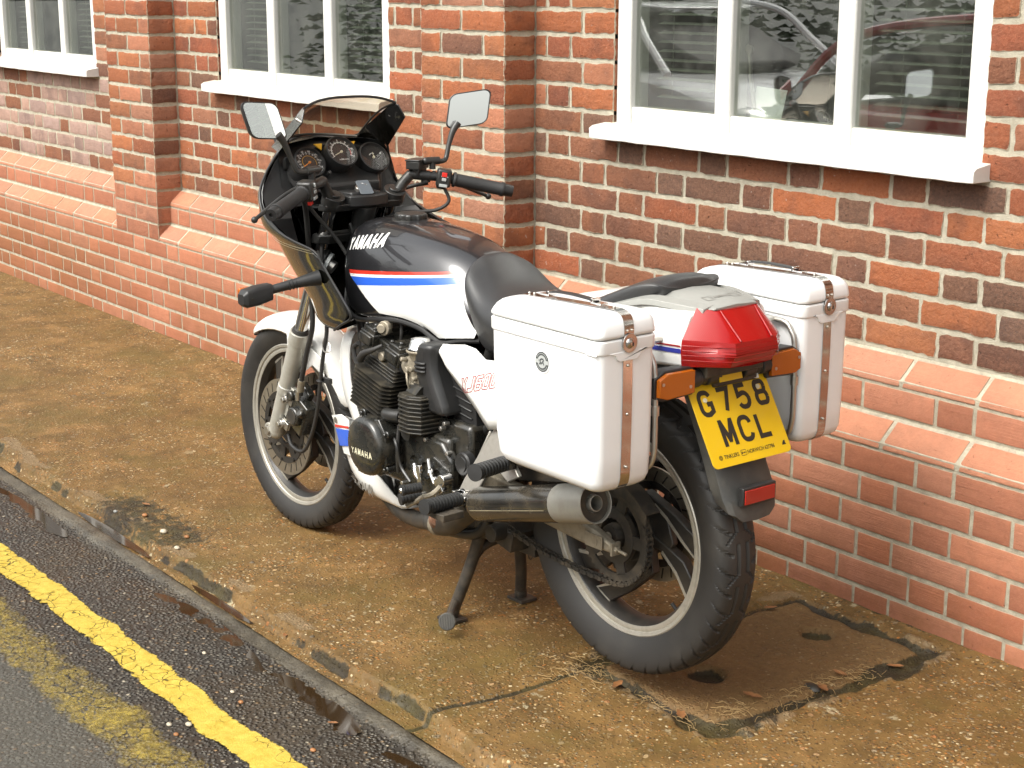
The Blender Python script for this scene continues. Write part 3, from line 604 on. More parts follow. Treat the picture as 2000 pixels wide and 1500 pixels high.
# pink plinth below and in the piers
B = Bricks()
for k in range(0, 7):
    v1 = Z1-k*GAU; v0 = v1-BH-.001
    course(B, P0, (XL, XR), X0P, v0, v1-.0035, col_pink, False, k % 2 == 0)
B.quad(P0, XL, XR, -.2, Z1, -.003, 1)
for a, b in recess(XL, XR):
    def SP(y0, z0): # sloped special brick: small vertical nose, then a slope back
        def f(u, v, dd):
            t_ = (v-z0)/GAU
            if t_ < .26: return (u, y0-dd, v)
            return (u, y0+(t_-.26)/.74*.0625-dd*.75, v+dd*.6)
        return f
    for y0, z0 in ((0, Z1), (.0625, Z1+2*GAU)):
        f = SP(y0, z0); course(B, f, (a, b), X0P+.06, z0+.005, z0+GAU-.007, lambda x, z: col_pink(x, z, True), False, False, True)
        B.quad(f, a, b, z0-.001, z0+.019, -.004, 1); B.quad(f, a, b, z0+.019, z0+GAU, -.004, 1)
    course(B, PB(.0625), (a, b), X0P, Z1+GAU+.005, Z1+2*GAU-.004, col_pink, False, True); B.quad(PB(.0625), a, b, Z1+GAU-.003, Z1+2*GAU+.003, -.003, 1)
B.build('plinth', ['pink_brick', 'pink_mortar'], bld)
# piers: face plus both returns
def pier_row(B, p0, p1, v0, v1, odd, colf, old):
    w = p1-p0; jt = (JT if old else .008)/2; cuts = [p0, p0+H_, p0+H_+S_, p1] if odd else [p0, (p0+p1)/2, p1]
    for i in range(len(cuts)-1):
        a, b = cuts[i], cuts[i+1]; c = colf((a+b)/2, v0)
        B.brick(P0, a+jt*(i > 0), b-jt*(i < len(cuts)-2), v0, v1, c, old)
        if i == len(cuts)-2: B.brick(lambda u, v, dd: (p1+dd, u, v), .0, DB-.006, v0, v1, c if random.random() < .5 else colf(p1, v0), old)
        if i == 0: B.brick(lambda u, v, dd: (p0-dd, u, v), .0, DB-.006, v0, v1, c, old)
for p0, p1 in PIERS:
    B = Bricks()
    for k in range(3): pier_row(B, p0, p1, Z1+k*GAU+.005, Z1+(k+1)*GAU-.004, k % 2 == 0, col_pink, False)
    for k in range(35): pier_row(B, p0, p1, ZL0+k*GAU+.0080, ZL0+(k+1)*GAU-.0055, k % 2 == 1, lambda x, z: col_old(x, z, True), True)
    for a_, b_, mt in ((Z1, ZL0, 1), (ZL0, ZL0+35*GAU, 2)):
        B.quad(P0, p0+.002, p1-.002, a_, b_, -.0028, mt); B.quad(lambda u, v, dd: (p1+dd, u, v), .002, DB+.02, a_, b_, -.0028, mt); B.quad(lambda u, v, dd: (p0-dd, u, v), .002, DB+.02, a_, b_, -.0028, mt)
    B.build('pier', ['old_brick', 'pink_mortar', 'old_mortar'], bld)
# main wall between the piers
B = Bricks(); PW = PB(DB)
for k in range(35):
    v0 = ZL0+k*GAU+.0080; v1 = ZL0+(k+1)*GAU-.0048
    for a, b in recess(XL, XR):
        segs = [(a, b)]
        if WZ0-.01 < v0 and v1 < WZ1+.01:
            for w0, w1 in WINS: segs = [s for s_ in segs for s in ([(s_[0], w0), (w1, s_[1])] if s_[0] < w0 and w1 < s_[1] else [s_])]
        for s in segs: course(B, PW, s, V0P, v0, v1, col_old, True, k % 2 == 1)
def wallquad(a, b, z0, z1): B.quad(PW, a, b, z0, z1, -.0022, 1)
for a, b in recess(XL, XR):
    wallquad(a, b, ZL0-.002, WZ0); wallquad(a, b, WZ1, ZL0+35*GAU); x = a
    for w0, w1 in sorted(WINS):
        if a < w0 < b: wallquad(x, w0, WZ0, WZ1); x = w1
    wallquad(x, b, WZ0, WZ1)
B.build('wall', ['old_brick', 'old_mortar'], bld)
g = G(); g.box(((XL+XR)/2, .14, ZL0+35*GAU+.06), (XR-XL+.3, .55, .12)); g.build('coping', 'concrete_bare', bld, bevel=.01)
g = G(); TZ = ZL0+35*GAU      # dim rooms behind the windows
g.box(((XL+XR)/2, 1.75, 1.2), (XR-XL, .05, 3.6)); g.build('room_back_wall', 'interior_wall', bld)
g = G(); g.box(((XL+XR)/2, 1.02, .55), (XR-XL, 1.4, .05)); g.box(((XL+XR)/2, 1.02, TZ), (XR-XL, 1.4, .05))
for x in (XL, -7.565, -5.02, -2.474, .07, 2.6, XR): g.box((x, 1.02, 1.7), (.06, 1.4, 3))
g.build('room_floor_and_partitions', 'interior_dark', bld)
def wobble_box(g, a, b, c0, c1, z0, z1, n=1):
    g.box(((a+b)/2, (c0+c1)/2, (z0+z1)/2), (b-a, c1-c0, z1-z0))
for wi, (w0, w1) in enumerate(WINS):
    fz0 = WZ0+.045; g = G(); fw = .062; mid = [(w0+w1)/2-.222, (w0+w1)/2+.215]
    g.box((w0+fw/2, .1735, (fz0+WZ1)/2), (fw, .075, WZ1-fz0)); g.box((w1-fw/2, .1735, (fz0+WZ1)/2), (fw, .075, WZ1-fz0))
    cells = [w0+fw]+mid+[w1-fw]; hw = .030
    for i in range(3):
        a = cells[i]+(hw if i else 0); b = cells[i+1]-(hw if i < 2 else 0)
        g.box(((a+b)/2, .1755, fz0+.027), (b-a, .066, .054)); g.box(((a+b)/2, .1755, WZ1-.03), (b-a, .066, .06)); g.box(((a+b)/2, .1765, 2.05), (b-a, .05, .04))
    win = g.build('window', 'window_paint', bld, bevel=.005)
    for x in mid: g = G(); g.box((x, .1735, (fz0+WZ1)/2), (hw*2, .073, WZ1-fz0-.0)); g.build('mullion', 'window_paint', win, bevel=.007)
    g = G(); y0, y1 = .060, .150; n = 26; rings = []
    for i in range(n+1):
        x = w0-.035+(w1-w0+.062)*i/n; j = lambda k: (random.random()-.5)*.0022
        rings.append([(x, y0+j(0), WZ0+.004+j(0)), (x, y0+j(0), WZ0+.034+j(1)), (x, y0+.012, WZ0+.041+j(1)), (x, y1, WZ0+.052), (x, y1, WZ0+.004)])
    g.loft(rings); g.build('sill', ['window_paint'], win, angle=50, bevel=.002)
    for i in range(3):
        a = cells[i]+(hw if i else 0); b = cells[i+1]-(hw if i < 2 else 0)
        g = G(); g.box(((a+b)/2, .158, (fz0+.054+WZ1)/2), (b-a+.004, .004, WZ1-fz0-.06)); g.build('pane', 'window_glass', win, flat=True)
        if i != 1 or False:
            g = G(); z = fz0+.085
            while z < WZ1-.08:
                g.box(((a+b)/2, .222, z), (b-a-.02-.05*(i == 0), .024, .0014), rotm('X', 14)); z += .0265
            for xx in (a+.09, b-.09): g.box((xx, .222, (fz0+.08+WZ1)/2), (.002, .002, WZ1-fz0-.1))
            g.build('blind', 'blind', win, flat=True)
g = G(); g.box((-1.300, .192, 1.240), (.115, .0015, .088), rotm('Y', 3) @ rotm('X', -12)); thing(g.build('paper_sheet', 'paper'), 'white sheet of paper leaning inside the nearest window', 'paper')
g = G(); g.tube([(-1.372, .185, 1.385), (-1.362, .185, 1.30), (-1.345, .19, 1.21)], .006, 8); g.cyl((-1.372, .180, 1.385), (-1.372, .188, 1.385), .013, n=20); thing(g.build('casement_stay', 'steel'), 'thin metal window stay hanging inside the nearest window', 'window stay')
# windowsill inside with bench clutter seen dimly
g = G(); g.box((-1.2, .42, WZ0+.03), (1.3, .40, .03)); thing(g.build('inner_sill_board', 'interior_wall'), 'dusty board inside behind the nearest window', 'shelf')
# ---------------- motorcycle (local frame: x forward, y to its left, z up) ----------------
def onto(bvh, x, z, s, off, y0=.4):
    h = bvh.ray_cast(V3(x, s*y0, z), V3(0, -s, 0)); return (h[0]+h[1].normalized()*off*(1 if h[1].y*s > 0 else -1)) if h[0] else V3(x, s*.12, z)
bike = thing(empty('motorcycle', (-.740, -.762, 0), R_(181.3)), 'white and charcoal touring motorcycle on its centre stand beside the brick wall', 'motorcycle')
RA, FA = Vector((0, 0, .370)), Vector((1.43, 0, .305))
def part(g, name, mat, parent=None, **k): return g.build(name, mat, parent or bike, **k)
def wheel(c, Rt, wt, name, a0, rear):
    # cast wheel: barrel and hub, three forked spokes; children: tyre, rim edges, disc(s)
    hb = wt*.62
    g = G(); g.lathe([(.224, hb), (.216, hb-.002), (.209, hb-.012), (.204, hb*.35), (.204, -hb*.35), (.209, -hb+.012), (.216, -hb+.002), (.224, -hb), (.232, -hb*.6), (.232, hb*.6)], c, (0, 1, 0), 96, closed=True)
    g.cyl(c+V3(0, -.055, 0), c+V3(0, .055, 0), .048, n=40); g.cyl(c+V3(0, -.03, 0), c+V3(0, .03, 0), .068, n=40)
    def P(r, a, y): return c+V3(r*math.cos(R_(a)), y, r*math.sin(R_(a)))
    edges = []
    for k in range(3):
        b = a0+k*120
        A = [(.050, -105), (.095, -84), (.106, -60), (.123, -40), (.164, -17), (.206, -8), (.206, -22), (.150, -40), (.110, -82), (.055, -120)]
        Bq = [(.050, 10), (.100, 2), (.156, 11), (.206, 19), (.206, 7), (.167, -2), (.120, -7), (.050, -25)]
        Cw = [(.050, -110), (.100, -70), (.120, -40), (.128, -12), (.112, 4), (.050, 12)]
        for poly, th in ((A, .024), (Bq, .024), (Cw, .016)): g.prism([P(r, b+a, -th/2+.002) for r, a in poly], (0, th, 0))
        edges.append([(b+a, r) for r, a in A[2:7]]); edges.append([(b+a, r) for r, a in Bq[1:4]])
    w = part(g, name, 'wheel_black', bevel=.003)
    for s in (1, -1):
        g = G(); g.lathe([(.241, s*(hb+.002)), (.237, s*(hb+.005)), (.230, s*(hb+.003)), (.228, s*(hb-.0005)), (.222, s*(hb+.001)), (.216, s*(hb-.001)), (.216, s*(hb-.006)), (.236, s*(hb-.006))], c, (0, 1, 0), 128, closed=True); part(g, 'rim_edge', 'rim_silver', w)
    g = G()
    for e in edges:
        pts = [P(r, a, 0) for a, r in e]; vs = []; n = len(pts)
        for i, p in enumerate(pts):
            t_ = (pts[min(i+1, n-1)]-pts[max(i-1, 0)]).normalized(); nn = t_.cross(Vector((0, 1, 0))); q = nn*.0038
            vs.append([p+q+V3(0, .0148, 0), p-q+V3(0, .0148, 0), p-q+V3(0, .008, 0), p+q+V3(0, .008, 0)])
        g.loft(vs)
    part(g, 'spoke_edge', 'rim_silver', w)
    # tyre with cut grooves
    m = 46; prof = []
    for i in range(m+1):
        t_ = -1+2*i/m; a = abs(t_); sgn = 1 if t_ >= 0 else -1
        if a > .62: q = (a-.62)/.38; r = Rt-(Rt-.300)*0-.030-(Rt-.030-.236)*q**1.05; y = wt*(1.0+.035*math.sin(q*math.pi*.8)-(.38)*q**1.6)
        else: q = a/.62; y = wt*math.sin(q*math.pi/2*.98)**.92; r = Rt-.030*(q**2.6)
        prof.append((r, sgn*y, sgn*(a/.62)))
    n = 840; u, v, wv = frame((0, 1, 0)); TT = np.arange(n)/n*2*math.pi; vs = np.zeros((n, m+1, 3)); nb = 44 if rear else 52
    for j, (r, y, q) in enumerate(prof):
        aq = abs(q); gr = np.zeros(n)
        if aq < 1.12:
            ph = (TT/(2*math.pi)*nb+(.5 if q > 0 else 0)+(aq**1.7)*(-.9)) % 1
            gr = np.where(((ph < .17) & (aq > .30)) | ((((TT/(2*math.pi)*nb/2+aq*.8) % 1) < .05) & (aq > .1) & (aq < .5)), 1., 0.)
            if .10 < aq < .16: gr = np.maximum(gr, (np.sin(TT*nb/2) > -.6)*1.)
            if 1.02 < aq: gr = gr*.5
        r_ = r-.0045*gr
        vs[:, j, 0] = c.x+r_*(u.x*np.cos(TT)+v.x*np.sin(TT)); vs[:, j, 1] = c.y+y; vs[:, j, 2] = c.z+r_*(u.z*np.cos(TT)+v.z*np.sin(TT))
    g = G(); idx = np.arange(n*(m+1)).reshape(n, m+1); nx = np.roll(idx, -1, 0); f = np.stack([idx[:, :-1], nx[:, :-1], nx[:, 1:], idx[:, 1:]], -1).reshape(-1, 4); g.add(vs.reshape(-1, 3).tolist(), f.tolist()); part(g, 'tyre', 'rubber', w, angle=32)
    g = G(); g.cyl(P(.215, -132, 0), P(.186, -132, .006), .0045, n=10); part(g, 'valve', 'rubber', w)
    return w, P
wr, PR = wheel(RA, .328, .056, 'rear_wheel', 192, True)
wf, PF = wheel(FA, .310, .046, 'front_wheel', -56+10, False)
def disc(c, y, r0, r1, parent, holes=True):
    g = G(); s = 1 if y > 0 else -1; n = 96; th = .005
    g.lathe([(r1, y-th/2), (r1, y+th/2), (r0, y+th/2), (r0, y-th/2)], c, (0, 1, 0), n, closed=True); g.cm = 1
    for k in range(24):
        a = 2*math.pi*k/24; e = V3(math.cos(a), 0, math.sin(a)); tg = V3(-math.sin(a), 0, math.cos(a)); d0 = (e+tg*.45).normalized(); ctr = c+e*((r0+r1)/2)+V3(0, y, 0)
        g.box(ctr, (.026, th+.0012, .0038), Matrix((d0, V3(0, 1, 0), d0.cross(V3(0, 1, 0)))).transposed())
    d_ = part(g, 'brake_disc', ['disc_steel', 'plate_black'], parent, angle=30)
    g = G(); n = 9     # carrier: ring with round holes between two rims
    g.lathe([(.050, y-.008*s), (.050, y+.002*s), (.062, y+.002*s), (.066, y-.008*s)], c, (0, 1, 0), 48, closed=True)
    g.lathe([(r0-.012, y-.003), (r0-.012, y+.003), (r0+.005, y+.0045), (r0+.005, y-.0045)], c, (0, 1, 0), 48, closed=True)
    for k in range(n):
        a = 2*math.pi*k/n; e = V3(math.cos(a), 0, math.sin(a)); tg = V3(-math.sin(a), 0, math.cos(a)); g.prism([c+V3(0, y-.003, 0)+e*.060+tg*.013, c+V3(0, y-.003, 0)+e*(r0-.006)+tg*.012, c+V3(0, y-.003, 0)+e*(r0-.006)-tg*.012, c+V3(0, y-.003, 0)+e*.060-tg*.013], (0, .006, 0))
        g.cyl(c+e*(r0-.001)+V3(0, y-.008, 0), c+e*(r0-.001)+V3(0, y+.008, 0), .0055, n=10)
    part(g, 'disc_carrier', 'wheel_black', d_); return d_
disc(FA, .062, .102, .142, wf); disc(FA, -.062, .102, .142, wf); disc(RA, -.058, .095, .134, wr)
# ---- rear sprocket, chain, axle ----
g = G(); nt = 42; ring = []
for i in range(nt*4):
    a = 2*math.pi*i/(nt*4); ring.append(V3((.106+(.005 if i % 4 in (0, 1) else -.001))*math.cos(a), .064, (.106+(.005 if i % 4 in (0, 1) else -.001))*math.sin(a))+RA)
inner = [RA+V3(.088*math.cos(2*math.pi*i/(nt*4)), .064, .088*math.sin(2*math.pi*i/(nt*4))) for i in range(nt*4)]
g.loft([[p+V3(0, 0, 0) for p in ring], [p+V3(0, .006, 0) for p in ring], [p+V3(0, .006, 0) for p in inner], inner], caps=False); N4 = nt*4
g.add(ring+inner, [(i, (i+1) % N4, N4+(i+1) % N4, N4+i) for i in range(N4)])
for k in range(5):
    b = 36+72*k; g.prism([PR(.058, b-15, .0)+V3(0, .064, 0), PR(.091, b-9, .0)+V3(0, .064, 0), PR(.091, b+9, 0)+V3(0, .064, 0), PR(.058, b+15, 0)+V3(0, .064, 0)], (0, .006, 0))
g.lathe([(.040, .056), (.040, .073), (.064, .071), (.064, .058)], RA, (0, 1, 0), 48, closed=True); g.cyl(RA+V3(0, .03, 0), RA+V3(0, .082, 0), .034, .026, n=32)
part(g, 'sprocket', 'dirty_black', wr)
g = G(); FSP = V3(.50, .067, .352); r_r, r_f = .112, .040     # chain path: tangent runs with a sagging lower run
pts = []
for a in np.linspace(97, 262, 34): pts.append(RA+V3(r_r*math.cos(R_(a)), .067, r_r*math.sin(R_(a))))
for i in range(1, 31): t_ = i/31; p = RA.lerp(FSP, t_); pts.append(V3(p.x, .067, (RA.z-r_r)*(1-t_)+(FSP.z-r_f)*t_-.022*math.sin(math.pi*t_)))
for a in np.linspace(-90, 90, 9): pts.append(FSP+V3(r_f*math.cos(R_(a)), 0, r_f*math.sin(R_(a))))
for i in range(1, 31): t_ = i/31; pts.append(V3(FSP.x*(1-t_)+RA.x*t_, .067, (FSP.z+r_f)*(1-t_)+(RA.z+r_r)*t_))
P_ = [Vector(p) for p in pts]+[Vector(pts[0])]; ln = [0]
for a, b in zip(P_, P_[1:]): ln.append(ln[-1]+(b-a).length)
nl = int(ln[-1]/.0127/2)*2; ds = ln[-1]/nl
def onp(s):
    s %= ln[-1]; i = int(np.searchsorted(ln, s, 'right'))-1; i = min(i, len(P_)-2); return P_[i].lerp(P_[i+1], (s-ln[i])/max(1e-9, ln[i+1]-ln[i]))
for i in range(nl):
    a, b = onp(i*ds), onp((i+1)*ds); t_ = (b-a).normalized(); q = Matrix((t_, V3(0, 1, 0), t_.cross(V3(0, 1, 0)))).transposed(); off = .0085 if i % 2 else .0062; c_ = (a+b)/2
    for s in (1, -1):
        y = V3(0, s*off, 0); hl = (b-a).length/2+.0052; e = []
        for k in range(10): an = 2*math.pi*k/10; e.append(c_+y+t_*(hl*math.cos(an))+q.col[2]*(.0062*math.sin(an)*(1.0 if abs(math.cos(an)) > .5 else .82)))
        g.prism(e, (0, .0018, 0))
    g.cyl(a+V3(0, -.0105, 0), a+V3(0, .0115, 0), .0038, n=8)
part(g, 'drive_chain', 'dirty_black', angle=30)
g = G(); g.cyl((0, .085, .37), (0, .128, .37), .011, n=20); g.cyl((0, .118, .37), (0, .131, .37), .0135, n=6); g.cyl((0, -.085, .37), (0, -.13, .37), .013, n=20); part(g, 'rear_axle', 'alu_dirty')
# ---- swingarm ----
for s in (1, -1):
    g = G(); secs = [(.50, .085, .395, .052, .030), (.30, .098, .390, .056, .030), (.12, .108, .383, .056, .030), (.045, .112, .377, .050, .030), (-.005, .112, .370, .036, .026), (-.050, .112, .362, .022, .020)]
    g.loft([[V3(x, s*(y+dy*w/2), z+dz*h/2) for dy, dz in ((-1, -1), (1, -1), (1, 1), (-1, 1))] for x, y, z, h, w in secs]); sw = part(g, 'swingarm', 'alu_dirty', bevel=.006)
    g = G(); g.cyl((-.045, s*.112, .362), (-.088, s*.112, .358), .004, n=8); g.cyl((-.052, s*.112, .361), (-.062, s*.112, .360), .0085, n=6); g.box((.0, s*.1285, .370), (.055, .003, .032)); g.box((-.052, s*.112, .362), (.006, .026, .03)); part(g, 'chain_adjuster', 'alu_dirty', sw, bevel=.001)
g = G(); g.tube([(.40, .072, .438), (.22, .072, .468), (.08, .072, .494), (-.03, .072, .497), (-.10, .072, .468)], .004, 6)
cg = cat([(.36, 0, .445), (.20, 0, .478), (.06, 0, .506), (-.05, 0, .503), (-.125, 0, .455)], 6); g.loft([[p+V3(0, .050, 0), p+V3(0, .092, 0), p+V3(0, .092, -.028), p+V3(0, .089, -.028), p+V3(0, .089, -.003), p+V3(0, .050, -.003)] for p in cg]); part(g, 'chain_guard', 'dirty_black', angle=30)
g = G(); g.box((.11, 0, .56), (.05, .05, .12), rotm('Y', -18)); g.cyl((.30, .0, .44), (.21, 0, .66), .03, n=20)
for i in range(9): g.lathe([(.034, -.004), (.040, 0), (.034, .004)], V3(.30, 0, .44).lerp(V3(.21, 0, .66), .15+.08*i), (V3(.21, 0, .66)-V3(.30, 0, .44)), 20)
part(g, 'shock_absorber', 'dirty_black')
# ---- frame ----
g = G()
for s in (1, -1):
    g.tube([(1.10, s*.02, .90), (1.04, s*.05, .76), (.98, s*.075, .62), (.90, s*.085, .36), (.84, s*.085, .24), (.70, s*.085, .215), (.48, s*.085, .245), (.43, s*.085, .34), (.45, s*.10, .50), (.42, s*.095, .70), (.36, s*.09, .78)], .015, 12)
    g.tube([(1.11, s*.02, .93), (.98, s*.05, .83), (.70, s*.07, .77), (.40, s*.085, .77), (.1, s*.10, .80), (-.22, s*.085, .86)], .014, 12); g.tube([(.45, s*.10, .50), (.25, s*.105, .68), (.02, s*.10, .80)], .012, 10)
g.cyl((1.075, 0, .99), (1.135, 0, .85), .030, n=24); g.cyl((.45, -.11, .40), (.45, .11, .40), .02, n=16)
part(g, 'frame', 'black_satin')
# ---- front forks ----
tb = Vector((-.4695, 0, 1)).normalized()
for s in (1, -1):
    def FP(t_, y=.097): return V3(1.428-.4695*t_, s*y, .285+t_)
    g = G(); g.cyl(FP(.02), FP(.335), .0235, .0255, n=28); g.cyl(FP(.300), FP(.335), .0285, .029, n=28); g.cyl(FP(.145), FP(.168), .0268, n=28); g.sphere(FP(.02), .0240, (1, 1, 1.15)); g.cyl(V3(1.43, s*.068, .305), V3(1.43, s*.118, .305), .022, n=24); g.box(FP(.115)+V3(-.030, s*-.004, .005), (.03, .016, .10), rotm('Y', -25)); fl_ = part(g, 'fork_leg', 'fork_silver', bevel=.0015)
    g = G(); g.cyl(V3(1.43, s*.116, .305), V3(1.43, s*.126, .305), .013, n=6); g.cyl(V3(1.43, s*.112, .305), V3(1.43, s*.120, .305), .016, n=20); part(g, 'axle_nut', 'steel', fl_)
    g = G(); g.cyl(FP(.33), FP(.71), .0185, n=24); part(g, 'stanchion', 'chrome', fl_)
    g = G(); g.cyl(FP(.332), FP(.345), .025, .022, n=24); part(g, 'dust_seal', 'rubber', fl_)
    g = G(); ctr = V3(1.345, s*.088, .385)   # caliper behind the leg
    g.box(ctr+V3(-.055, 0, -.005), (.085, .040, .10), rotm('Y', -28)); g.cyl(ctr+V3(-.058, s*.018, -.010), ctr+V3(-.058, s*.036, -.010), .028, .027, n=28); g.cyl(ctr+V3(-.035, s*.015, .045), ctr+V3(-.035, s*.030, .045), .015, n=20); g.box(ctr+V3(-.065, -s*.01, .055), (.05, .022, .04), rotm('Y', -40)); g.cyl(ctr+V3(-.095, s*.02, .0), ctr+V3(-.095, s*.035, .01), .012, n=14)
    cp = part(g, 'brake_caliper', 'black_engine', bevel=.004)
    g = G(); g.cyl(ctr+V3(-.058, s*.0362, -.010), ctr+V3(-.058, s*.0375, -.010), .021, n=28)
    part(g, 'piston_cap', 'dirty_black', cp, bevel=.001); g = G()
    for q in ((-.010, .002, .030), (.020, .002, -.048)):
        g = G(); p = ctr+V3(q[0], s*q[1], q[2]); g.cyl(p, p+V3(0, s*.028, 0), .0125, n=18); g.cyl(p+V3(0, s*.028, 0), p+V3(0, s*.036, 0), .0085, n=6)
        g.box(p+V3(-.014, s*.016, 0), (.034, .010, .024), rotm('Y', -25)); part(g, 'caliper_bolt', 'steel', cp, bevel=.001)
    # instruments of the forks: yokes
for z0, z1, nm in ((.60, .628, 'lower_yoke'), (.690, .712, 'top_yoke')):
    g = G(); a = FP(z0, 0); o = []
    for y, w in ((-.125, .018), (-.10, .036), (-.04, .030), (0, .040), (.04, .030), (.10, .036), (.125, .018)): o.append((y, w))
    g.prism([V3(a.x+w-.002, y, a.z) for y, w in o]+[V3(a.x-w-.002, y, a.z) for y, w in reversed(o)], tb*(z1-z0)); part(g, nm, 'black_satin', bevel=.004)
for s in (1, -1): g = G(); p = V3(1.428-.4695*.712, s*.097, .285+.712); g.cyl(p-tb*.01, p+tb*.022, .021, n=24); g.cyl(p+tb*.022, p+tb*.028, .013, n=6); part(g, 'fork_cap', 'black_satin', bevel=.001)
# ---- front mudguard ----
def arcsec(c, r, a, w, drop, crown=.012):
    e = V3(math.cos(R_(a)), 0, math.sin(R_(a))); o = []
    for q in (-1, -.97, -.85, -.5, 0, .5, .85, .97, 1): o.append(c+e*(r+crown*(1-q*q)-(drop if abs(q) == 1 else (.25*drop if abs(q) > .9 else 0)))+V3(0, q*w, 0))
    return o
rings = []
for a, w, dr in ((44, .012, .002), (47, .034, .008), (53, .048, .018), (65, .055, .030), (80, .058, .040), (95, .060, .046), (110, .060, .046), (125, .058, .038), (140, .055, .026), (152, .050, .02), (160, .046, .015)):
    sec = arcsec(FA, .326, a, w, dr); inn = [p-(p-FA).normalized()*.003 for p in sec]; rings.append(sec+inn[::-1])
g = G(); g.loft(rings); fm = part(g, 'front_mudguard', 'white_paint', sub=1, angle=60)
for s in (1, -1):
    g = G(); P4 = lambda a, r: V3(FA.x+r*math.cos(R_(a)), s*.064, FA.z+r*math.sin(R_(a)))
    g.prism([P4(96, .326), P4(132, .326), P4(140, .300), P4(128, .275), P4(122, .215), P4(112, .200), P4(100, .215), P4(98, .26)], (0, s*.004, 0)); br = part(g, 'mudguard_brace', 'white_paint', fm, bevel=.003)
    g = G()
    for rr_ in (.222, .240, .258): g.box(P4(113, rr_)+V3(0, s*.0045, 0), (.034, .0015, .0085), rotm('Y', -24))
    part(g, 'brace_slot', 'plate_black', br); g = G(); g.cyl(P4(120, .318)+V3(0, 0, 0), P4(120, .318)+V3(0, s*.012, 0), .009, n=14); part(g, 'mudguard_bolt', 'steel', br)
# ---- engine ----
eng = G(); T = rotm('Y', -14); EO = V3(.775, 0, .515)
def ep(x, y, z): return EO+T @ V3(x, y, z)
eng.box((.665, 0, .42), (.37, .34, .16)); eng.box((.66, 0, .31), (.30, .22, .10)); eng.box((.52, 0, .47), (.20, .30, .14)); eng.box(ep(.015, 0, .065), (.135, .37, .15), T)
engine = part(eng, 'engine', 'black_engine', bevel=.012)
g = G()
for k in range(10):
    z = -.002+.0108*k; w = .214-.0*k
    pl = [(-.070, -w+.02), (-.055, -w), (.070, -w), (.104, -w+.045), (.104, w-.045), (.070, w), (-.055, w), (-.070, w-.02)]
    g.prism([ep(x, y, z) for x, y in pl], T @ V3(0, 0, .0024))
part(g, 'cylinder_fins', 'fin_metal', engine, angle=20)
g = G(); g.box(ep(.010, 0, .128), (.150, .36, .040), T)
for k in range(4): g.prism([ep(x+.01, y, .108+.0095*k) for x, y in ((-.08, -.192), (.075, -.192), (.09, -.16), (.09, .16), (.075, .192), (-.08, .192))], T @ V3(0, 0, .0022))
part(g, 'cylinder_head', 'fin_metal', engine, bevel=.003)
g = G()
for x in (-.042, .072): g.box(ep(x, 0, .166), (.058, .372, .038), T); g.box(ep(x, 0, .190), (.050, .362, .014), T)
g.box(ep(.015, 0, .160), (.08, .33, .03), T)
for x in (-.042, .072):
    for y in (-.16, -.05, .05, .16): g.cyl(ep(x, y, .194), ep(x, y, .204), .0075, n=6)
    for s in (1, -1): g.box(ep(x, s*.189, .168), (.050, .008, .026), T); g.cyl(ep(x-.018, s*.176, .194), ep(x-.018, s*.176, .203), .006, n=6); g.cyl(ep(x+.018, s*.176, .194), ep(x+.018, s*.176, .203), .006, n=6)
part(g, 'cam_cover', 'black_engine', engine, bevel=.004)
g = G()
for y in (-.12, -.04, .04, .12): g.tube([ep(.015, y, .170), ep(.02, y, .205), ep(.06, y*.8, .225), ep(.12, y*.5, .235)], .0042, 8)
part(g, 'spark_lead', 'rubber', engine); g = G(); g.tube([ep(.060, .206, .118), ep(.045, .208, .140), ep(.012, .204, .165), ep(-.004, .19, .182)], [.011, .0095, .0065, .0045], 12); g.tube([ep(.085, .20, .150), ep(.10, .20, .130), ep(.085, .20, .100), ep(.065, .195, .085)], .006, 8); part(g, 'spark_lead', 'rubber', engine)
for s in (1, -1):   # end covers
    g = G(); yy = s*.20; c0 = V3(.745, 0, .435)
    g.lathe([(.000, s*.250), (.035, s*.2495), (.062, s*.246), (.072, s*.240), (.077, s*.228), (.078, s*.17)], c0, (0, 1, 0), 56); g.prism([V3(.800, s*.17, .490), V3(.70, s*.17, .512), V3(.672, s*.17, .48), V3(.668, s*.17, .40), V3(.70, s*.17, .365), V3(.80, s*.17, .375)], (0, s*.055, 0))
    for a in (70, 150, 215, 300, 20): p = c0+V3(.084*math.cos(R_(a)), 0, .084*math.sin(R_(a))); g.cyl(p+V3(0, s*.17, 0), p+V3(0, s*.222, 0), .010, n=14); g.cyl(p+V3(0, s*.222, 0), p+V3(0, s*.229, 0), .0058, n=6)
    cv = part(g, 'crank_cover', 'black_engine', engine, bevel=.004)
    if s > 0:
        g = G(); letters(g, 'YAMAHA', lambda u, v, d_=0: c0+V3(.041-u, .2505+d_, -.022+v), .0125, .017, .0030, .0033); L_ = part(g, 'cover_lettering', 'cream_letters', cv, flat=True, fixn=False)
        me = L_.data
        for vt in me.vertices:
            r_ = math.hypot(vt.co.x-c0.x, vt.co.z-c0.z); vt.co.y += -.2505+np.interp(r_, [0, .035, .062, .072], [.2512, .2507, .2472, .2412])
g = G(); c0 = V3(.592, 0, .545); oc = 8     # finned generator behind the cylinders
for k in range(9): z = .502+.0105*k; g.prism([V3(.648, .10, z), V3(.642, .200, z), V3(.618, .222, z), V3(.575, .224, z), V3(.545, .205, z), V3(.538, .10, z)], (0, 0, .0040))
g.prism([V3(.636, .10, .50), V3(.630, .196, .50), V3(.612, .214, .50), V3(.577, .216, .50), V3(.552, .199, .50), V3(.548, .10, .50)], (0, 0, .094)); g.prism([V3(.64, .12, .594), V3(.63, .19, .594), V3(.575, .20, .594), V3(.56, .12, .594)], (-.01, -.012, .022))
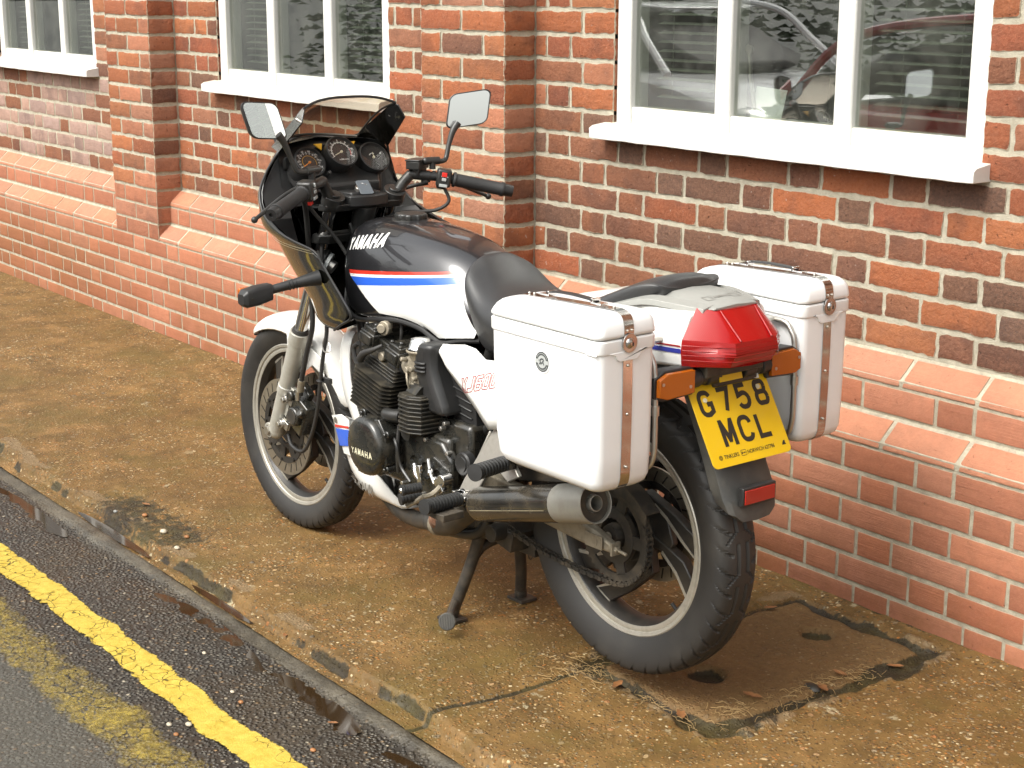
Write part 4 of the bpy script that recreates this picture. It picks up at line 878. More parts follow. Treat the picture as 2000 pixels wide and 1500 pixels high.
part(g, 'generator', 'fin_metal', engine, bevel=.0012)
g = G(); g.cyl((.62, .10, .50), (.62, .20, .492), .02, n=20); g.tube([(.72, .185, .52), (.69, .20, .522), (.65, .19, .525)], .017, 12); g.cyl((.70, .15, .52), (.70, .205, .52), .011, n=12); g.tube([(.66, .19, .50), (.655, .20, .44), (.66, .195, .38)], .005, 8); g.tube([(.67, .20, .47), (.648, .206, .45), (.64, .2, .40), (.60, .2, .37)], .0045, 8)
part(g, 'oil_pipe', 'black_satin', engine)
g = G(); g.prism([V3(.655, .15, .50), V3(.50, .15, .49), V3(.46, .15, .45), V3(.46, .15, .36), V3(.52, .15, .33), V3(.66, .15, .335)], (0, .028, 0)); part(g, 'sprocket_cover', 'black_engine', engine, bevel=.008)
for x, z in ((.60, .415), (.555, .408), (.508, .400)): g = G(); g.lathe([(.018, .176), (.0215, .186), (.025, .176)], V3(x, 0, z), (0, 1, 0), 28, closed=True); part(g, 'cover_ring', 'black_engine', engine)
for x, y, z in ((.652, .18, .49), (.66, .18, .35), (.47, .18, .47), (.49, .18, .345), (.56, .18, .485), (.58, .18, .34), (.50, .165, .535), (.515, .165, .52)): g = G(); g.cyl((x, y-.01, z), (x, y+.006, z), .006, n=6); part(g, 'cover_bolt', 'steel', engine, bevel=.001)
# carburettor, manifold, airbox
g = G()
for y in (.155, .052, -.052, -.155): g.cyl((.715, y, .640), (.668, y, .648), .026, .025, n=24); g.lathe([(.027, -.004), (.029, 0), (.027, .004)], V3(.69, y, .644), (-1, 0, .15), 24)
part(g, 'inlet_rubber', 'grip_rubber', engine)
for y in (.155, .052, -.052, -.155):
    g = G(); g.cyl((.665, y, .648), (.578, y, .662), .023, n=24); g.box((.612, y, .640), (.042, .046, .062)); g.box((.610, y, .612), (.052, .054, .006)); g.cyl((.606, y, .610), (.603, y, .580), .023, .014, n=20); g.sphere((.603, y, .582), .014, (1, 1, .8)); g.cyl((.614, y, .665), (.614, y, .690), .022, .031, n=24); g.cyl((.614, y, .690), (.614, y, .696), .036, n=28)
    g.cyl((.632, y+.018, .645), (.632, y+.034, .645), .009, n=12); g.cyl((.606, y+.018, .652), (.606, y+.038, .652), .007, n=10); g.cyl((.60, y+.018, .630), (.60, y+.036, .628), .006, n=8); g.cyl((.645, y+.02, .668), (.648, y+.036, .670), .006, n=8); g.tube([(.632, y+.03, .645), (.62, y+.036, .62), (.62, y+.03, .60)], .0035, 6)
    cb = part(g, 'carburettor', 'alu_dirty', engine, bevel=.002)
    g = G(); g.lathe([(.034, 0), (.034, .004), (.029, .008), (.027, .020), (.023, .028), (.012, .031), (0, .0315)], V3(.614, y, .696), (0, 0, 1), 36); part(g, 'carburettor_cap', 'chrome', cb, angle=50)
g = G(); secs = [(.720, .565, .028), (.700, .575, .034), (.66, .578, .040), (.62, .560, .042), (.58, .535, .040), (.555, .52, .034)]
g.loft([[V3(x+w, .165, z), V3(x+w*.7, .182, z), V3(x-w*.6, .184, z), V3(x-w*1.1, .170, z), V3(x-w*1.1, -.17, z), V3(x+w, -.165, z)] for z, x, w in secs]); ab = part(g, 'airbox', 'black_plastic', engine, bevel=.01)
g = G()
for z in (.672, .662, .652): g.tube([(.596, .184, z), (.583, .190, z+.001), (.564, .190, z+.002), (.556, .184, z+.002)], .0034, 8, 3)
part(g, 'airbox_rib', 'black_plastic', ab)
g = G(); g.prism([V3(.535, .10, .68), V3(.44, .10, .70), V3(.42, .10, .47), V3(.455, .10, .455), V3(.505, .10, .475)], (0, .028, 0))
for k in range(9): z = .50+.019*k; g.box((.478, .130, z), (.075, .005, .0045), rotm('Y', -8))
part(g, 'battery_cover', 'black_plastic', bevel=.004)
g = G(); g.box((.30, 0, .63), (.30, .17, .22)); g.box((.10, 0, .70), (.3, .13, .14)); g.box((.46, 0, .62), (.10, .18, .16)); part(g, 'underseat_tray', 'black_plastic', bevel=.02)
g = G(); g.lathe([(0, .176), (.018, .176), (.019, .1735), (.026, .1735), (.029, .169), (.029, .15)], V3(.425, 0, .452), (0, 1, 0), 36); part(g, 'pivot_cap', 'black_plastic', angle=30)
# gear linkage and footrest hangers
g = G(); g.tube([(.575, .205, .425), (.56, .212, .400), (.545, .205, .385)], .0055, 8); g.tube([(.545, .185, .44), (.515, .20, .415), (.485, .21, .395)], .0045, 8); g.cyl((.523, .195, .418), (.513, .20, .411), .008, n=10); g.cyl((.50, .20, .404), (.492, .203, .399), .008, n=10); g.box((.468, .205, .395), (.022, .016, .038), rotm('Y', 35)); g.cyl((.455, .185, .412), (.455, .215, .412), .014, n=20); g.cyl((.475, .20, .375), (.475, .222, .375), .010, n=16); g.box((.548, .208, .402), (.016, .010, .05), rotm('Y', 10)); part(g, 'gear_linkage', 'chrome', bevel=.0015)
def peg(p0, p1, r, name, rib=11):
    g = G(); p0, p1 = Vector(p0), Vector(p1); n = rib; prof = [(r*.8, 0)]
    L = (p1-p0).length
    for k in range(n): prof += [(r, L*(k+.15)/n), (r, L*(k+.60)/n), (r*.84, L*(k+.70)/n), (r*.84, L*(k+1.0)/n)]
    prof += [(r*1.08, L), (r*1.08, L+.006), (0, L+.007)]; g.lathe(prof, p0, p1-p0, 24); return part(g, name, 'grip_rubber', angle=25)
for s in (1, -1):
    g = G(); hx = [V3(.335, s*.135, .555), V3(.27, s*.135, .600), V3(.20, s*.135, .60), V3(.235, s*.16, .50), V3(.205, s*.165, .475), V3(.24, s*.17, .455), V3(.30, s*.165, .485), V3(.355, s*.185, .385), V3(.385, s*.19, .372), V3(.405, s*.19, .392), V3(.392, s*.178, .43)]
    g.prism(hx, (0, s*.012, 0))
    for k in range(6): a = V3(.345-.024*k, s*.147, .548+.008*k); b = V3(.385-.028*k, s*.165, .455+.004*k); g.tube([a, a.lerp(b, .95)], .0042, 6, smooth=False)
    hg = part(g, 'footrest_hanger', 'alu', bevel=.003)
    peg((.352, s*.236, .398), (.342, s*.338, .402), .0175, 'rider_footrest'); peg((.232, s*.20, .505), (.200, s*.302, .512), .0185, 'pillion_footrest', 9)
    g = G(); g.box((.358, s*.218, .398), (.022, .012, .034)); g.box((.372, s*.228, .398), (.008, .022, .030)); g.box((.345, s*.228, .398), (.008, .022, .030)); g.cyl((.375, s*.226, .398), (.338, s*.226, .398), .006, n=10); g.box((.232, s*.186, .503), (.026, .03, .026)); part(g, 'footrest_clevis', 'chrome', hg, bevel=.001)
    g = G(); g.prism([V3(.30, s*.26, .388), V3(.39, s*.26, .378), V3(.385, s*.26, .372), V3(.30, s*.26, .370)], (0, s*.06, 0)); part(g, 'footrest_plate', 'dirty_black', hg, bevel=.002)
g = G(); g.tube([(.455, .20, .408), (.470, .225, .378), (.478, .25, .372)], .007, 8); g.tube([(.475, .25, .374), (.505, .262, .352), (.512, .275, .345)], .006, 8); gl_ = part(g, 'gear_lever', 'alu_dirty')
g = peg((.468, .262, .402), (.478, .306, .401), .0125, 'gear_lever_rubber', 6); g2 = peg((.500, .240, .372), (.512, .286, .366), .0135, 'lever_rubber', 5); g.parent = gl_; g2.parent = gl_
g = G(); g.sphere((.4785, .3095, .401), .0072); part(g, 'lever_tip', 'chrome', gl_)
# ---- belly cowl and white front shield ----
def bsec(x, zt, w, zb, wb): return [V3(x, w, zt), V3(x, w+.004, (zt*2+zb)/3), V3(x, w*.97, (zt+zb*2)/3), V3(x, wb, zb+.012), V3(x, wb*.6, zb), V3(x, 0, zb-.004)]
secs = [(.728, .246, .128, .238, .11), (.765, .285, .140, .232, .115), (.80, .318, .150, .228, .115), (.85, .345, .160, .226, .118), (.90, .38, .165, .232, .12), (.95, .44, .160, .246, .115), (.985, .448, .145, .275, .10), (1.005, .445, .125, .31, .085)]
rings = []
for s_ in secs:
    o = bsec(*s_); outer = o+[V3(p.x, -p.y, p.z) for p in o[-2::-1]]; inner = [V3(p.x, p.y*.975, p.z+.004) for p in outer]; rings.append(outer+inner[::-1])
g = G(); g.loft(rings); bel = part(g, 'belly_cowl', 'white_paint', sub=1, angle=50); BLB = BVHTree.FromPolygons([Vector(v) for v in g.v], g.f)
for s in (1, -1):
    tmp = G(); letters(tmp, 'YAMAHA', lambda u, v, d_=0: V3(.972-u-.25*v, d_, .262+v), .020, .036, .0030, .0055); tmp = fine(tmp, 3); g = G(); g.add([onto(BLB, p[0], p[2], s, .0035+p[1]) for p in tmp.v], tmp.f); part(g, 'cowl_lettering', 'grey_letters', bel, flat=True, fixn=False)
g = G(); fr_ = []
for z, xs, ys, xf in ((.665, 1.050, .085, 1.105), (.62, 1.055, .095, 1.125), (.56, 1.052, .098, 1.145), (.50, 1.045, .096, 1.140), (.44, 1.020, .092, 1.105), (.39, .995, .09, 1.065), (.33, .975, .09, 1.025)):
    o = [V3(xs-.03, ys, z), V3(xs, ys+.003, z), V3((xs+xf)/2+.005, ys*.88, z), V3(xf-.006, ys*.45, z), V3(xf, 0, z)]; outer = o+[V3(p.x, -p.y, p.z) for p in o[-2::-1]]; fr_.append(outer+[V3(p.x-.003, p.y*.97, p.z) for p in outer][::-1])
g.loft(fr_); part(g, 'front_shield', 'white_paint', sub=1, angle=50)
for s in (1, -1):
    g = G(); yy = .168
    g.prism([V3(1.002, s*yy, .450), V3(.935, s*(yy+.012), .468), V3(.90, s*(yy+.012), .46), V3(.90, s*(yy+.006), .36), V3(.952, s*(yy-.004), .355), V3(.975, s*(yy-.002), .41)], (0, s*.003, 0)); tb_ = part(g, 'cowl_tab', 'white_paint', bel, bevel=.0015)
    g = G(); g.prism([V3(.985, s*(yy+.0035), .4285), V3(.90, s*(yy+.0155), .443), V3(.90, s*(yy+.0155), .4375), V3(.981, s*(yy+.0035), .4225)], (0, s*.0012, 0)); part(g, 'red_stripe', 'red_sticker', tb_, flat=True)
    g = G(); g.prism([V3(.980, s*(yy+.0035), .419), V3(.90, s*(yy+.0155), .433), V3(.90, s*(yy+.0135), .39), V3(.962, s*(yy+.0025), .375)], (0, s*.0012, 0)); part(g, 'blue_stripe', 'blue_sticker', tb_, flat=True)
    g = G(); g.cyl((.975, s*(yy), .443), (.975, s*(yy+.008), .443), .008, n=16); part(g, 'cowl_screw', 'steel', tb_)
# ---- exhaust ----
for s in (1, -1):
    A_, B_ = V3(.335, s*.192, .381), V3(-.082, s*.197, .492); ax = (B_-A_).normalized(); Lm = (B_-A_).length
    g = G(); g.lathe([(.020, -.02), (.030, -.008), (.0395, .004), (.0415, .015), (.0420, Lm-.115)], A_, ax, 56); mf = part(g, 'muffler', 'muffler_black', angle=50)
    g = G(); g.lathe([(.0405, Lm-.118), (.0432, Lm-.115), (.0438, Lm-.06), (.0445, Lm-.004), (.0435, Lm), (.0415, Lm-.001), (.0405, Lm-.012), (.018, Lm-.016), (.018, Lm+.000), (.0155, Lm+.001), (.0150, Lm-.10)], A_, ax, 56); part(g, 'muffler_end', 'end_silver', mf, angle=40)
    g = G(); g.lathe([(.040, Lm-.0085), (.030, Lm-.0095), (.0205, Lm-.010)], A_, ax, 48); part(g, 'end_baffle', 'dirty_black', mf)
    u_, v_, _ = frame(ax); g = G()
    side = V3(0, s, 0)-ax*ax.dot(V3(0, s, 0)); side.normalize(); q = (side*.98+V3(0, 0, -.2)).normalized(); g.tube([A_+ax*.02+q*.0422, A_+ax*(Lm-.13)+q*.0427], .0008, 4, smooth=False); part(g, 'muffler_line', 'gold_line', mf)
    g = G(); g.tube([(.90, s*.10, .40), (.90, s*.10, .30), (.82, s*.09, .225), (.70, s*.105, .225), (.585, s*.150, .262)], .021, 14); g.tube([(.585, s*.150, .262), (.54, s*.155, .268), (.47, s*.170, .295), (.40, s*.185, .345), (.345, s*.192, .379)], [.024, .028, .031, .034, .034], 18); ex = part(g, 'exhaust_pipe', 'dirty_black')
    g = G(); g.cyl((.528, s*.172, .283), (.512, s*.180, .297), .023, .021, n=20); part(g, 'pipe_blank', 'rust', ex, bevel=.004)
    g = G(); g.lathe([(.0295, -.009), (.0305, -.007), (.0305, .007), (.0295, .009)], V3(.545, s*.154, .268), (1, 0, -.15), 28); part(g, 'pipe_clamp', 'alu_dirty', ex)
# ---- centre stand ----
g = G()
for s in (1, -1):
    g.tube([(.475, s*.072, .290), (.488, s*.072, .235), (.510, s*.076, .170), (.530, s*.095, .09), (.548, s*.108, .030)], [.017, .016, .0155, .015, .015], 14)
    g.box((.548, s*.113, .006), (.060, .052, .008)); g.tube([(.548, s*.108, .030), (.552, s*.112, .008)], .016, 10)
g.tube([(.512, .080, .160), (.505, .050, .195), (.502, 0, .206), (.505, -.050, .195), (.512, -.080, .160)], .0125, 12); g.tube([(.538, .110, .055), (.500, .150, .050), (.470, .175, .052)], .0095, 10); cst = part(g, 'centre_stand', 'dirty_black', bevel=.001)
g = G(); q = Matrix((V3(0, 0, 1), V3(0, 1, 0), V3(-1, 0, 0))).transposed(); g.lathe([(0, .0), (.020, 0), (.022, .003), (.022, .007), (.020, .009), (0, .009)], V3(.463, .190, .045), (-.55, .70, .25), 28)
nrm = V3(-.55, .70, .25).normalized(); up = V3(0, 0, 1)-nrm*nrm.z; up.normalize(); sd = nrm.cross(up)
for k in range(-4, 5): L = math.sqrt(max(0, .019**2-(k*.0042)**2)); c_ = V3(.463, .190, .045)+nrm*.0095+sd*k*.0042; g.tube([c_-up*L, c_+up*L], .0012, 5, smooth=False)
part(g, 'stand_pad', 'mudguard', cst)
g = G(); g.box((.40, .03, .262), (.10, .10, .05), rotm('Y', -12)); g.cyl((.39, .07, .275), (.39, .115, .275), .022, n=20); g.box((.36, .0, .235), (.06, .05, .05)); g.tube([(.44, -.06, .235), (.445, -.062, .20), (.45, -.062, .17)], .0035, 6); g.lathe([(.007, -.002), (.0105, 0), (.007, .002)], V3(.452, -.062, .160), (0, 1, .2), 16); g.box((.50, 0, .262), (.14, .16, .05)); part(g, 'stand_bracket', 'dirty_black', bevel=.006)
# ---- fuel tank ----
TS = [(1.072, .905, .050, .800, .030), (1.060, .928, .080, .772, .05), (1.030, .952, .104, .742, .066), (.98, .966, .126, .724, .076), (.92, .972, .140, .718, .084), (.86, .973, .146, .726, .088), (.79, .970, .1475, .738, .09), (.72, .964, .144, .744, .09), (.65, .955, .138, .738, .086), (.60, .945, .133, .720, .08), (.55, .930, .127, .722, .070), (.50, .900, .119, .735, .056), (.45, .850, .108, .742, .05), (.40, .80, .095, .745, .045)]
rings = []
for x, zt, w, zb, yc in TS:
    h = zt-zb; half = [(0, zt+.003), (yc*.55, zt), (yc, zt-.012), (yc+(w-yc)*.50, zt-.036), (yc+(w-yc)*.86, zt-.075 if h > .15 else zt-h*.35), (w, zb+h*.47), (w, zb+h*.27), (w*.965, zb+.018), (w*.90, zb), (w*.5, zb+.03), (0, zb+.06)]
    rings.append([V3(x, y, z) for y, z in half]+[V3(x, -y, z) for y, z in half[-2:0:-1]])
g = G(); g.loft(rings); tank = part(g, 'fuel_tank', 'tank_paint', sub=2, angle=60)
dg = bpy.context.evaluated_depsgraph_get(); te = tank.evaluated_get(dg).to_mesh(); TB = BVHTree.FromPolygons([v.co.copy() for v in te.vertices], [tuple(p.vertices) for p in te.polygons])
def pl(pts, u):
    k = u*(len(pts)-1); i = min(int(k), len(pts)-2); f = k-i; return (pts[i][0]*(1-f)+pts[i+1][0]*f, pts[i][1]*(1-f)+pts[i+1][1]*f)
def ruled(name, top, bot, mat, parent, off, bvh=None, nu=64, nv=10, sides=(1, -1)):
    for s in sides:
        g = G(); rows = []
        for j in range(nv+1):
            row = []
            for i in range(nu+1):
                a, b = pl(top, i/nu), pl(bot, i/nu); f = j/nv; row.append(onto(bvh, a[0]*(1-f)+b[0]*f, a[1]*(1-f)+b[1]*f, s, off))
            rows.append(row)
        g.loft(rows, closed=False); part(g, name, mat, parent, angle=80)
Lf_, Rt_ = lambda z: .957-(.828-z)*1.92, 0
ruled('tank_side_panel', [(.911, .8095), (.524, .8635)], [(.812, .752), (.718, .7555), (.656, .748), (.616, .733), (.585, .7235), (.445, .7485)], 'white_paint', tank, .0012, TB)
ruled('red_stripe', [(.963, .842), (.546, .8905)], [(.960, .8325), (.540, .884)], 'red_sticker', tank, .0014, TB, nv=3)
ruled('white_stripe', [(.960, .8325), (.540, .884)], [(.952, .826), (.536, .8785)], 'white_letters', tank, .0014, TB, nv=2)
ruled('blue_stripe', [(.952, .826), (.536, .8785)], [(.911, .8095), (.524, .8635)], 'blue_sticker', tank, .0014, TB, nv=5)
for s in (1, -1):
    vs = []; g = G(); tmp = G(); dx, dz = Vector((-.172, .034)).normalized(), 0
    e1 = Vector((-.985, .17)).normalized(); e2 = Vector((-.17, -.985))*-1
    def PL(u, v): p = Vector((.990, .887))+e1*u+Vector((.14, .99))*v; return (p.x, p.y)
    letters(tmp, 'YAMAHA', lambda u, v, d_=0: V3(PL(u, v)[0], d_, PL(u, v)[1]), .0272, .034, .0036, .0080, shear=.20)
    tmp = fine(tmp); g.add([onto(TB, p[0], p[2], s, .0013+p[1]) for p in tmp.v], tmp.f); part(g, 'tank_lettering', 'white_letters', tank, flat=True, fixn=False)
    g = G(); bl = [(1.06, .775), (1.03, .745), (.98, .728), (.92, .721), (.86, .729), (.79, .741), (.72, .747), (.65, .741), (.61, .727), (.575, .7165), (.54, .722), (.50, .733), (.44, .742)]
    g.tube([V3(x, s*(np.interp(x, [.40, .45, .50, .55, .60, .65, .72, .79, .86, .92, .98, 1.03, 1.06], [.1, .108, .116, .1235, .129, .134, .1395, .143, .1415, .1355, .122, .1, .076])*.985), z-.002) for x, z in bl], .0062, 8, 4); part(g, 'tank_trim', 'black_plastic', tank)
g = G(); cz = .972; cx = .868; ringb = []
for k in range(48): a = 2*math.pi*k/48; r = .043-.0045*(math.cos(a*8) < -.2); ringb.append((r*math.cos(a), r*math.sin(a)))
g.loft([[V3(cx+x*q, y*q, cz+h) for x, y in ringb] for q, h in ((.9, -.006), (1, .0), (1, .012), (.93, .016))]); g.lathe([(.052, -.010), (.052, .000), (.047, .003), (.0, .003)], V3(cx, 0, cz-.002), (0, 0, 1), 40); part(g, 'filler_cap', 'black_satin', tank, bevel=.0015)
# ---- seat ----
SR = [(.528, .929, .060, .500, .868, .1175, .4465, .748, .108), (.512, .931, .064, .486, .868, .122, .430, .730, .114), (.475, .902, .076, .452, .84, .130, .402, .722, .122), (.42, .860, .094, .398, .80, .143, .355, .722, .130), (.345, .848, .120, .325, .79, .152, .300, .75, .140), (.24, .853, .125, .23, .80, .155, .22, .765, .148), (.13, .880, .125, .13, .83, .152, .13, .79, .146), (.05, .905, .125, .05, .86, .150, .05, .81, .143), (-.02, .932, .118, -.02, .90, .138, -.02, .855, .135), (-.07, .956, .104, -.07, .932, .122, -.07, .89, .118), (-.11, .967, .092, -.11, .948, .108, -.11, .915, .10), (-.138, .966, .082, -.142, .952, .094, -.136, .93, .085), (-.150, .956, .072, -.154, .948, .078, -.150, .936, .07)]
rings = []
for xt, zt, wt, xm, zm, wm, xb, zb, wb in SR:
    half = [(xt, 0, zt+.004), (xt, wt*.6, zt+.002), (xt, wt, zt-.010), ((xt+xm)/2, (wt+wm)/2+.006, (zt+zm)/2+.004), (xm, wm, zm), ((xm+xb)/2, (wm+wb)/2+.002, (zm+zb)/2), (xb, wb, zb), (xb, wb*.8, zb-.004), (xb, 0, zb)]
    rings.append([V3(*p) for p in half]+[V3(p[0], -p[1], p[2]) for p in half[-2:0:-1]])
g = G(); g.loft(rings); part(g, 'seat', 'vinyl', sub=2, angle=70)
# ---- side panels, tail ----
for s in (1, -1):
    g = G(); top = [(.556, .716), (.50, .726), (.44, .737), (.40, .735), (.36, .716), (.31, .722), (.22, .755), (.10, .780), (-.05, .800)]; bot = [(.556, .712), (.50, .670), (.44, .632), (.385, .595), (.335, .556), (.285, .568), (.20, .62), (.08, .69), (-.05, .75)]
    rows = []
    for j in range(7):
        f = j/6; row = []
        for i in range(33):
            a, b = pl(top, i/32), pl(bot, i/32); x = a[0]*(1-f)+b[0]*f; row.append(V3(x, s*(.146+.016*math.sin(math.pi*min(1, f*1.0)*.75)+(.556-x)*.02-.012*(x > .5)*(x-.5)/.056), a[1]*(1-f)+b[1]*f))
        rows.append(row)
    g.loft(rows, closed=False); sp = part(g, 'side_panel', 'white_paint', angle=80); so = sp.modifiers.new('thick', 'SOLIDIFY'); so.thickness = .004; so.offset = 0
    SPB = BVHTree.FromPolygons([p for r in rows for p in r], [(i*33+j, i*33+j+1, i*33+j+34, i*33+j+33) for i in range(6) for j in range(32)])
    tmp = G(); cw, chh = .0235, .038; x = 0
    OUT = {'X': [[(0, 0), (.32, 0), (.5, .34), (.68, 0), (1, 0), (.69, .5), (1, 1), (.68, 1), (.5, .66), (.32, 1), (0, 1), (.31, .5)]], 'J': [[(0, 0), (.8, 0), (1, .16), (1, 1), (.68, 1), (.68, .26), (0, .26)]],
           '6': [[(.15, 0), (.85, 0), (1, .14), (1, .5), (.85, .62), (.3, .62), (.3, .78), (.95, .78), (.95, 1), (.15, 1), (0, .86), (0, .14)], [(.3, .2), (.7, .2), (.7, .42), (.3, .42)]], '0': [[(.15, 0), (.85, 0), (1, .14), (1, .86), (.85, 1), (.15, 1), (0, .86), (0, .14)], [(.3, .2), (.7, .2), (.7, .8), (.3, .8)]]}
    for c_ in 'XJ600':
        for lp in OUT[c_]:
            v2, f2 = ribbon([(x+a*cw, b*chh) for a, b in lp], .0020, closed=True); tmp.add([V3(p.x, 0, p.y) for p in v2], f2)
        x += cw+.004
    tmp = fine(tmp, 3); g = G(); g.add([onto(SPB, .440-p[0]*1.0-p[2]*.22, .622+p[2]+p[0]*.30, s, .0026, .4) for p in tmp.v], tmp.f); part(g, 'model_lettering', 'maroon_line', sp, flat=True, fixn=False)
tail = [(.12, .795, .90, .138), (.02, .797, .92, .140), (-.08, .799, .932, .140), (-.16, .802, .934, .137), (-.22, .806, .930, .132), (-.255, .808, .926, .128)]
g = G(); rings = []
for x, zb, zt, w in tail:
    half = [(0, zt), (w*.62, zt), (w*.84, zt-.014), (w*.96, (zt+zb)/2+.012), (w, (zt+zb)/2-.01), (w*.985, zb+.006), (w*.93, zb), (0, zb)]; rings.append([V3(x, y, z) for y, z in half]+[V3(x, -y, z) for y, z in half[-2:0:-1]])
g.loft(rings); tc = part(g, 'tail_cowl', 'white_paint', bevel=.003, angle=35)
te2 = [V3(*v) for v in g.v]; TCB = BVHTree.FromPolygons(te2, g.f)
ruled('red_stripe', [(.10, .842), (-.252, .8560)], [(.10, .838), (-.253, .8525)], 'maroon_line', tc, .0015, TCB, nu=20, nv=2)
ruled('blue_stripe', [(.10, .834), (-.253, .8490)], [(.10, .824), (-.254, .8395)], 'dark_blue', tc, .0015, TCB, nu=20, nv=2)
g = G(); fr_ = [(0, .928), (.088, .928), (.128, .868), (.131, .845), (.128, .812), (0, .808)]; xs0 = [-.254, -.254, -.2555, -.2555, -.2560, -.256]
F0 = [V3(x, y, z) for (y, z), x in zip(fr_, xs0)]; R0 = [V3(-.286, 0, .923), V3(-.281, .062, .922), V3(-.318, .088, .868), V3(-.320, .092, .845), V3(-.306, .090, .815), V3(-.328, 0, .812)]; C0 = [V3(-.286, 0, .923), V3(-.285, .055, .9222), V3(-.338, .060, .865), V3(-.343, .062, .842), V3(-.326, .060, .813), V3(-.330, 0, .811)]
Fm = [F0[0]]+F0[1:]; Z = lambda L: L+[V3(p.x, -p.y, p.z) for p in L[-2:0:-1]]
mid_ = [V3(-.345 if i in (2, 3) else (-.335 if i == 4 else p.x), 0, p.z) for i, p in enumerate(C0)]
FL, RL, CL = Z(F0), Z(R0), Z(C0)
vs = FL+RL+CL; n = len(FL); fs = [tuple(range(n))]+[(i, (i+1) % n, n+(i+1) % n, n+i) for i in range(n)]+[(n+i, n+(i+1) % n, 2*n+(i+1) % n, 2*n+i) for i in range(n)]
# rear face closed left to right
for i in range(5): fs.append((2*n+i, 2*n+i+1, 2*n+(n-i-1) % n, 2*n+(n-i) % n) if i else (2*n, 2*n+1, 2*n+n-1))
fs = [tuple(dict.fromkeys(f)) for f in fs]; g.add(vs, [f for f in fs if len(f) > 2]); tl = part(g, 'tail_lamp', 'red_lens', bevel=.003, angle=25)
g = G()
for z in (.858, .848, .838, .828): k = (.868-z)/.06; g.tube([V3(-.262, .1325, z), V3(-.320+k*.008, .0925, z), V3(-.343, .0615, z), V3(-.345, 0, z), V3(-.343, -.0615, z), V3(-.320+k*.008, -.0925, z), V3(-.262, -.1325, z)], .0008, 6, smooth=False)
part(g, 'lens_ridge', 'red_lens', tl)
g = G()
for s in (1, -1): g.tube([V3(-.284, s*.050, .922), V3(-.3395, s*.045, .868)], .0022, 6, smooth=False)
part(g, 'lens_seam', 'red_lens', tl)
# grey cast grab rail over the tail
g = G(); gr = [(-.110, .046, .935), (-.135, .054, .944), (-.20, .059, .942), (-.25, .060, .935), (-.2805, .059, .9275)]
rings = []
for x, w, z in gr: k = 1 if x > -.22 else (.8 if x > -.26 else .2); rings.append([V3(x, -w-.022*k, z-.012*k), V3(x, -w, z), V3(x, 0, z+.003), V3(x, w, z), V3(x, w+.022*k, z-.012*k), V3(x, w+.018*k, z-.016*k-.001), V3(x, 0, z-.006), V3(x, -w-.018*k, z-.016*k-.001)])
g.loft(rings)
for s in (1, -1):
    arm = cat([V3(-.268, s*.070, .9245), V3(-.20, s*.095, .930), V3(-.13, s*.112, .930), (-.05, s*.140, .905), (.02, s*.150, .882), (.06, s*.150, .868)], 4); g.loft([[p+V3(0, -s*.016, .008), p+V3(0, s*.012, .002), p+V3(0, s*.015, -.010), p+V3(0, -s*.012, -.008)] for p in arm])
gb = part(g, 'grab_rail', 'cowl_grey', bevel=.003)
vs, fs = fontmesh('YAMAHA', .016, .0006); w_ = max(v.x for v in vs); g = G(); g.add([V3(-.2415+v.y*1.0, w_/2-v.x+.0, .9425-(-.2415+v.y+.20)*-.0+.0006-(v.y)*-.16) for v in vs], fs)
for q in g.v: pass
g.v = [(x, y, np.interp(-x, [.11, .135, .20, .25, .284], [.935, .944, .942, .935, .9265])+.0042-.003*abs(y)/.063) for x, y, z in g.v]; part(g, 'rail_lettering', 'grey_letters', gb, flat=True, fixn=False)
g = G(); pts = [(-.246, .047), (-.226, .047), (-.226, -.047), (-.246, -.047)]; v2, f2 = ribbon(pts, .0018, True); g.add([(p.x, p.y, np.interp(-p.x, [.135, .20, .25, .284], [.944, .942, .935, .9265])+.0042-.003*abs(p.y)/.063) for p in v2], f2); part(g, 'lettering_frame', 'grey_letters', gb, flat=True, fixn=False)
# ---- rear mudguard, indicators, plate ----
rings = []
for x, z, w in ((-.10, .80, .07), (-.20, .79, .075), (-.245, .755, .080), (-.272, .70, .082), (-.300, .64, .080), (-.322, .585, .078), (-.345, .535, .080), (-.356, .505, .072), (-.358, .490, .05)):
    nx = V3(.90, 0, .43).normalized(); o = [V3(x, 0, z)+V3(0, y, 0)+nx*dd for y, dd in ((-w, .050), (-w*.97, .012), (-w*.80, 0), (0, -.004), (w*.80, 0), (w*.97, .012), (w, .050), (w*.95, .050), (w*.90, .014), (w*.74, .006), (0, .002), (-w*.74, .006), (-w*.90, .014), (-w*.95, .050))]; rings.append(o)
g = G(); g.loft(rings); mg = part(g, 'rear_mudguard', 'mudguard', bevel=.001, angle=45)
g = G(); g.box((-.358, 0, .545), (.014, .098, .040)); rf = part(g, 'reflector_housing', 'black_plastic', mg, bevel=.002); g = G(); g.box((-.3655, 0, .5445), (.004, .088, .030)); part(g, 'reflector', 'reflector_red', rf, bevel=.001)
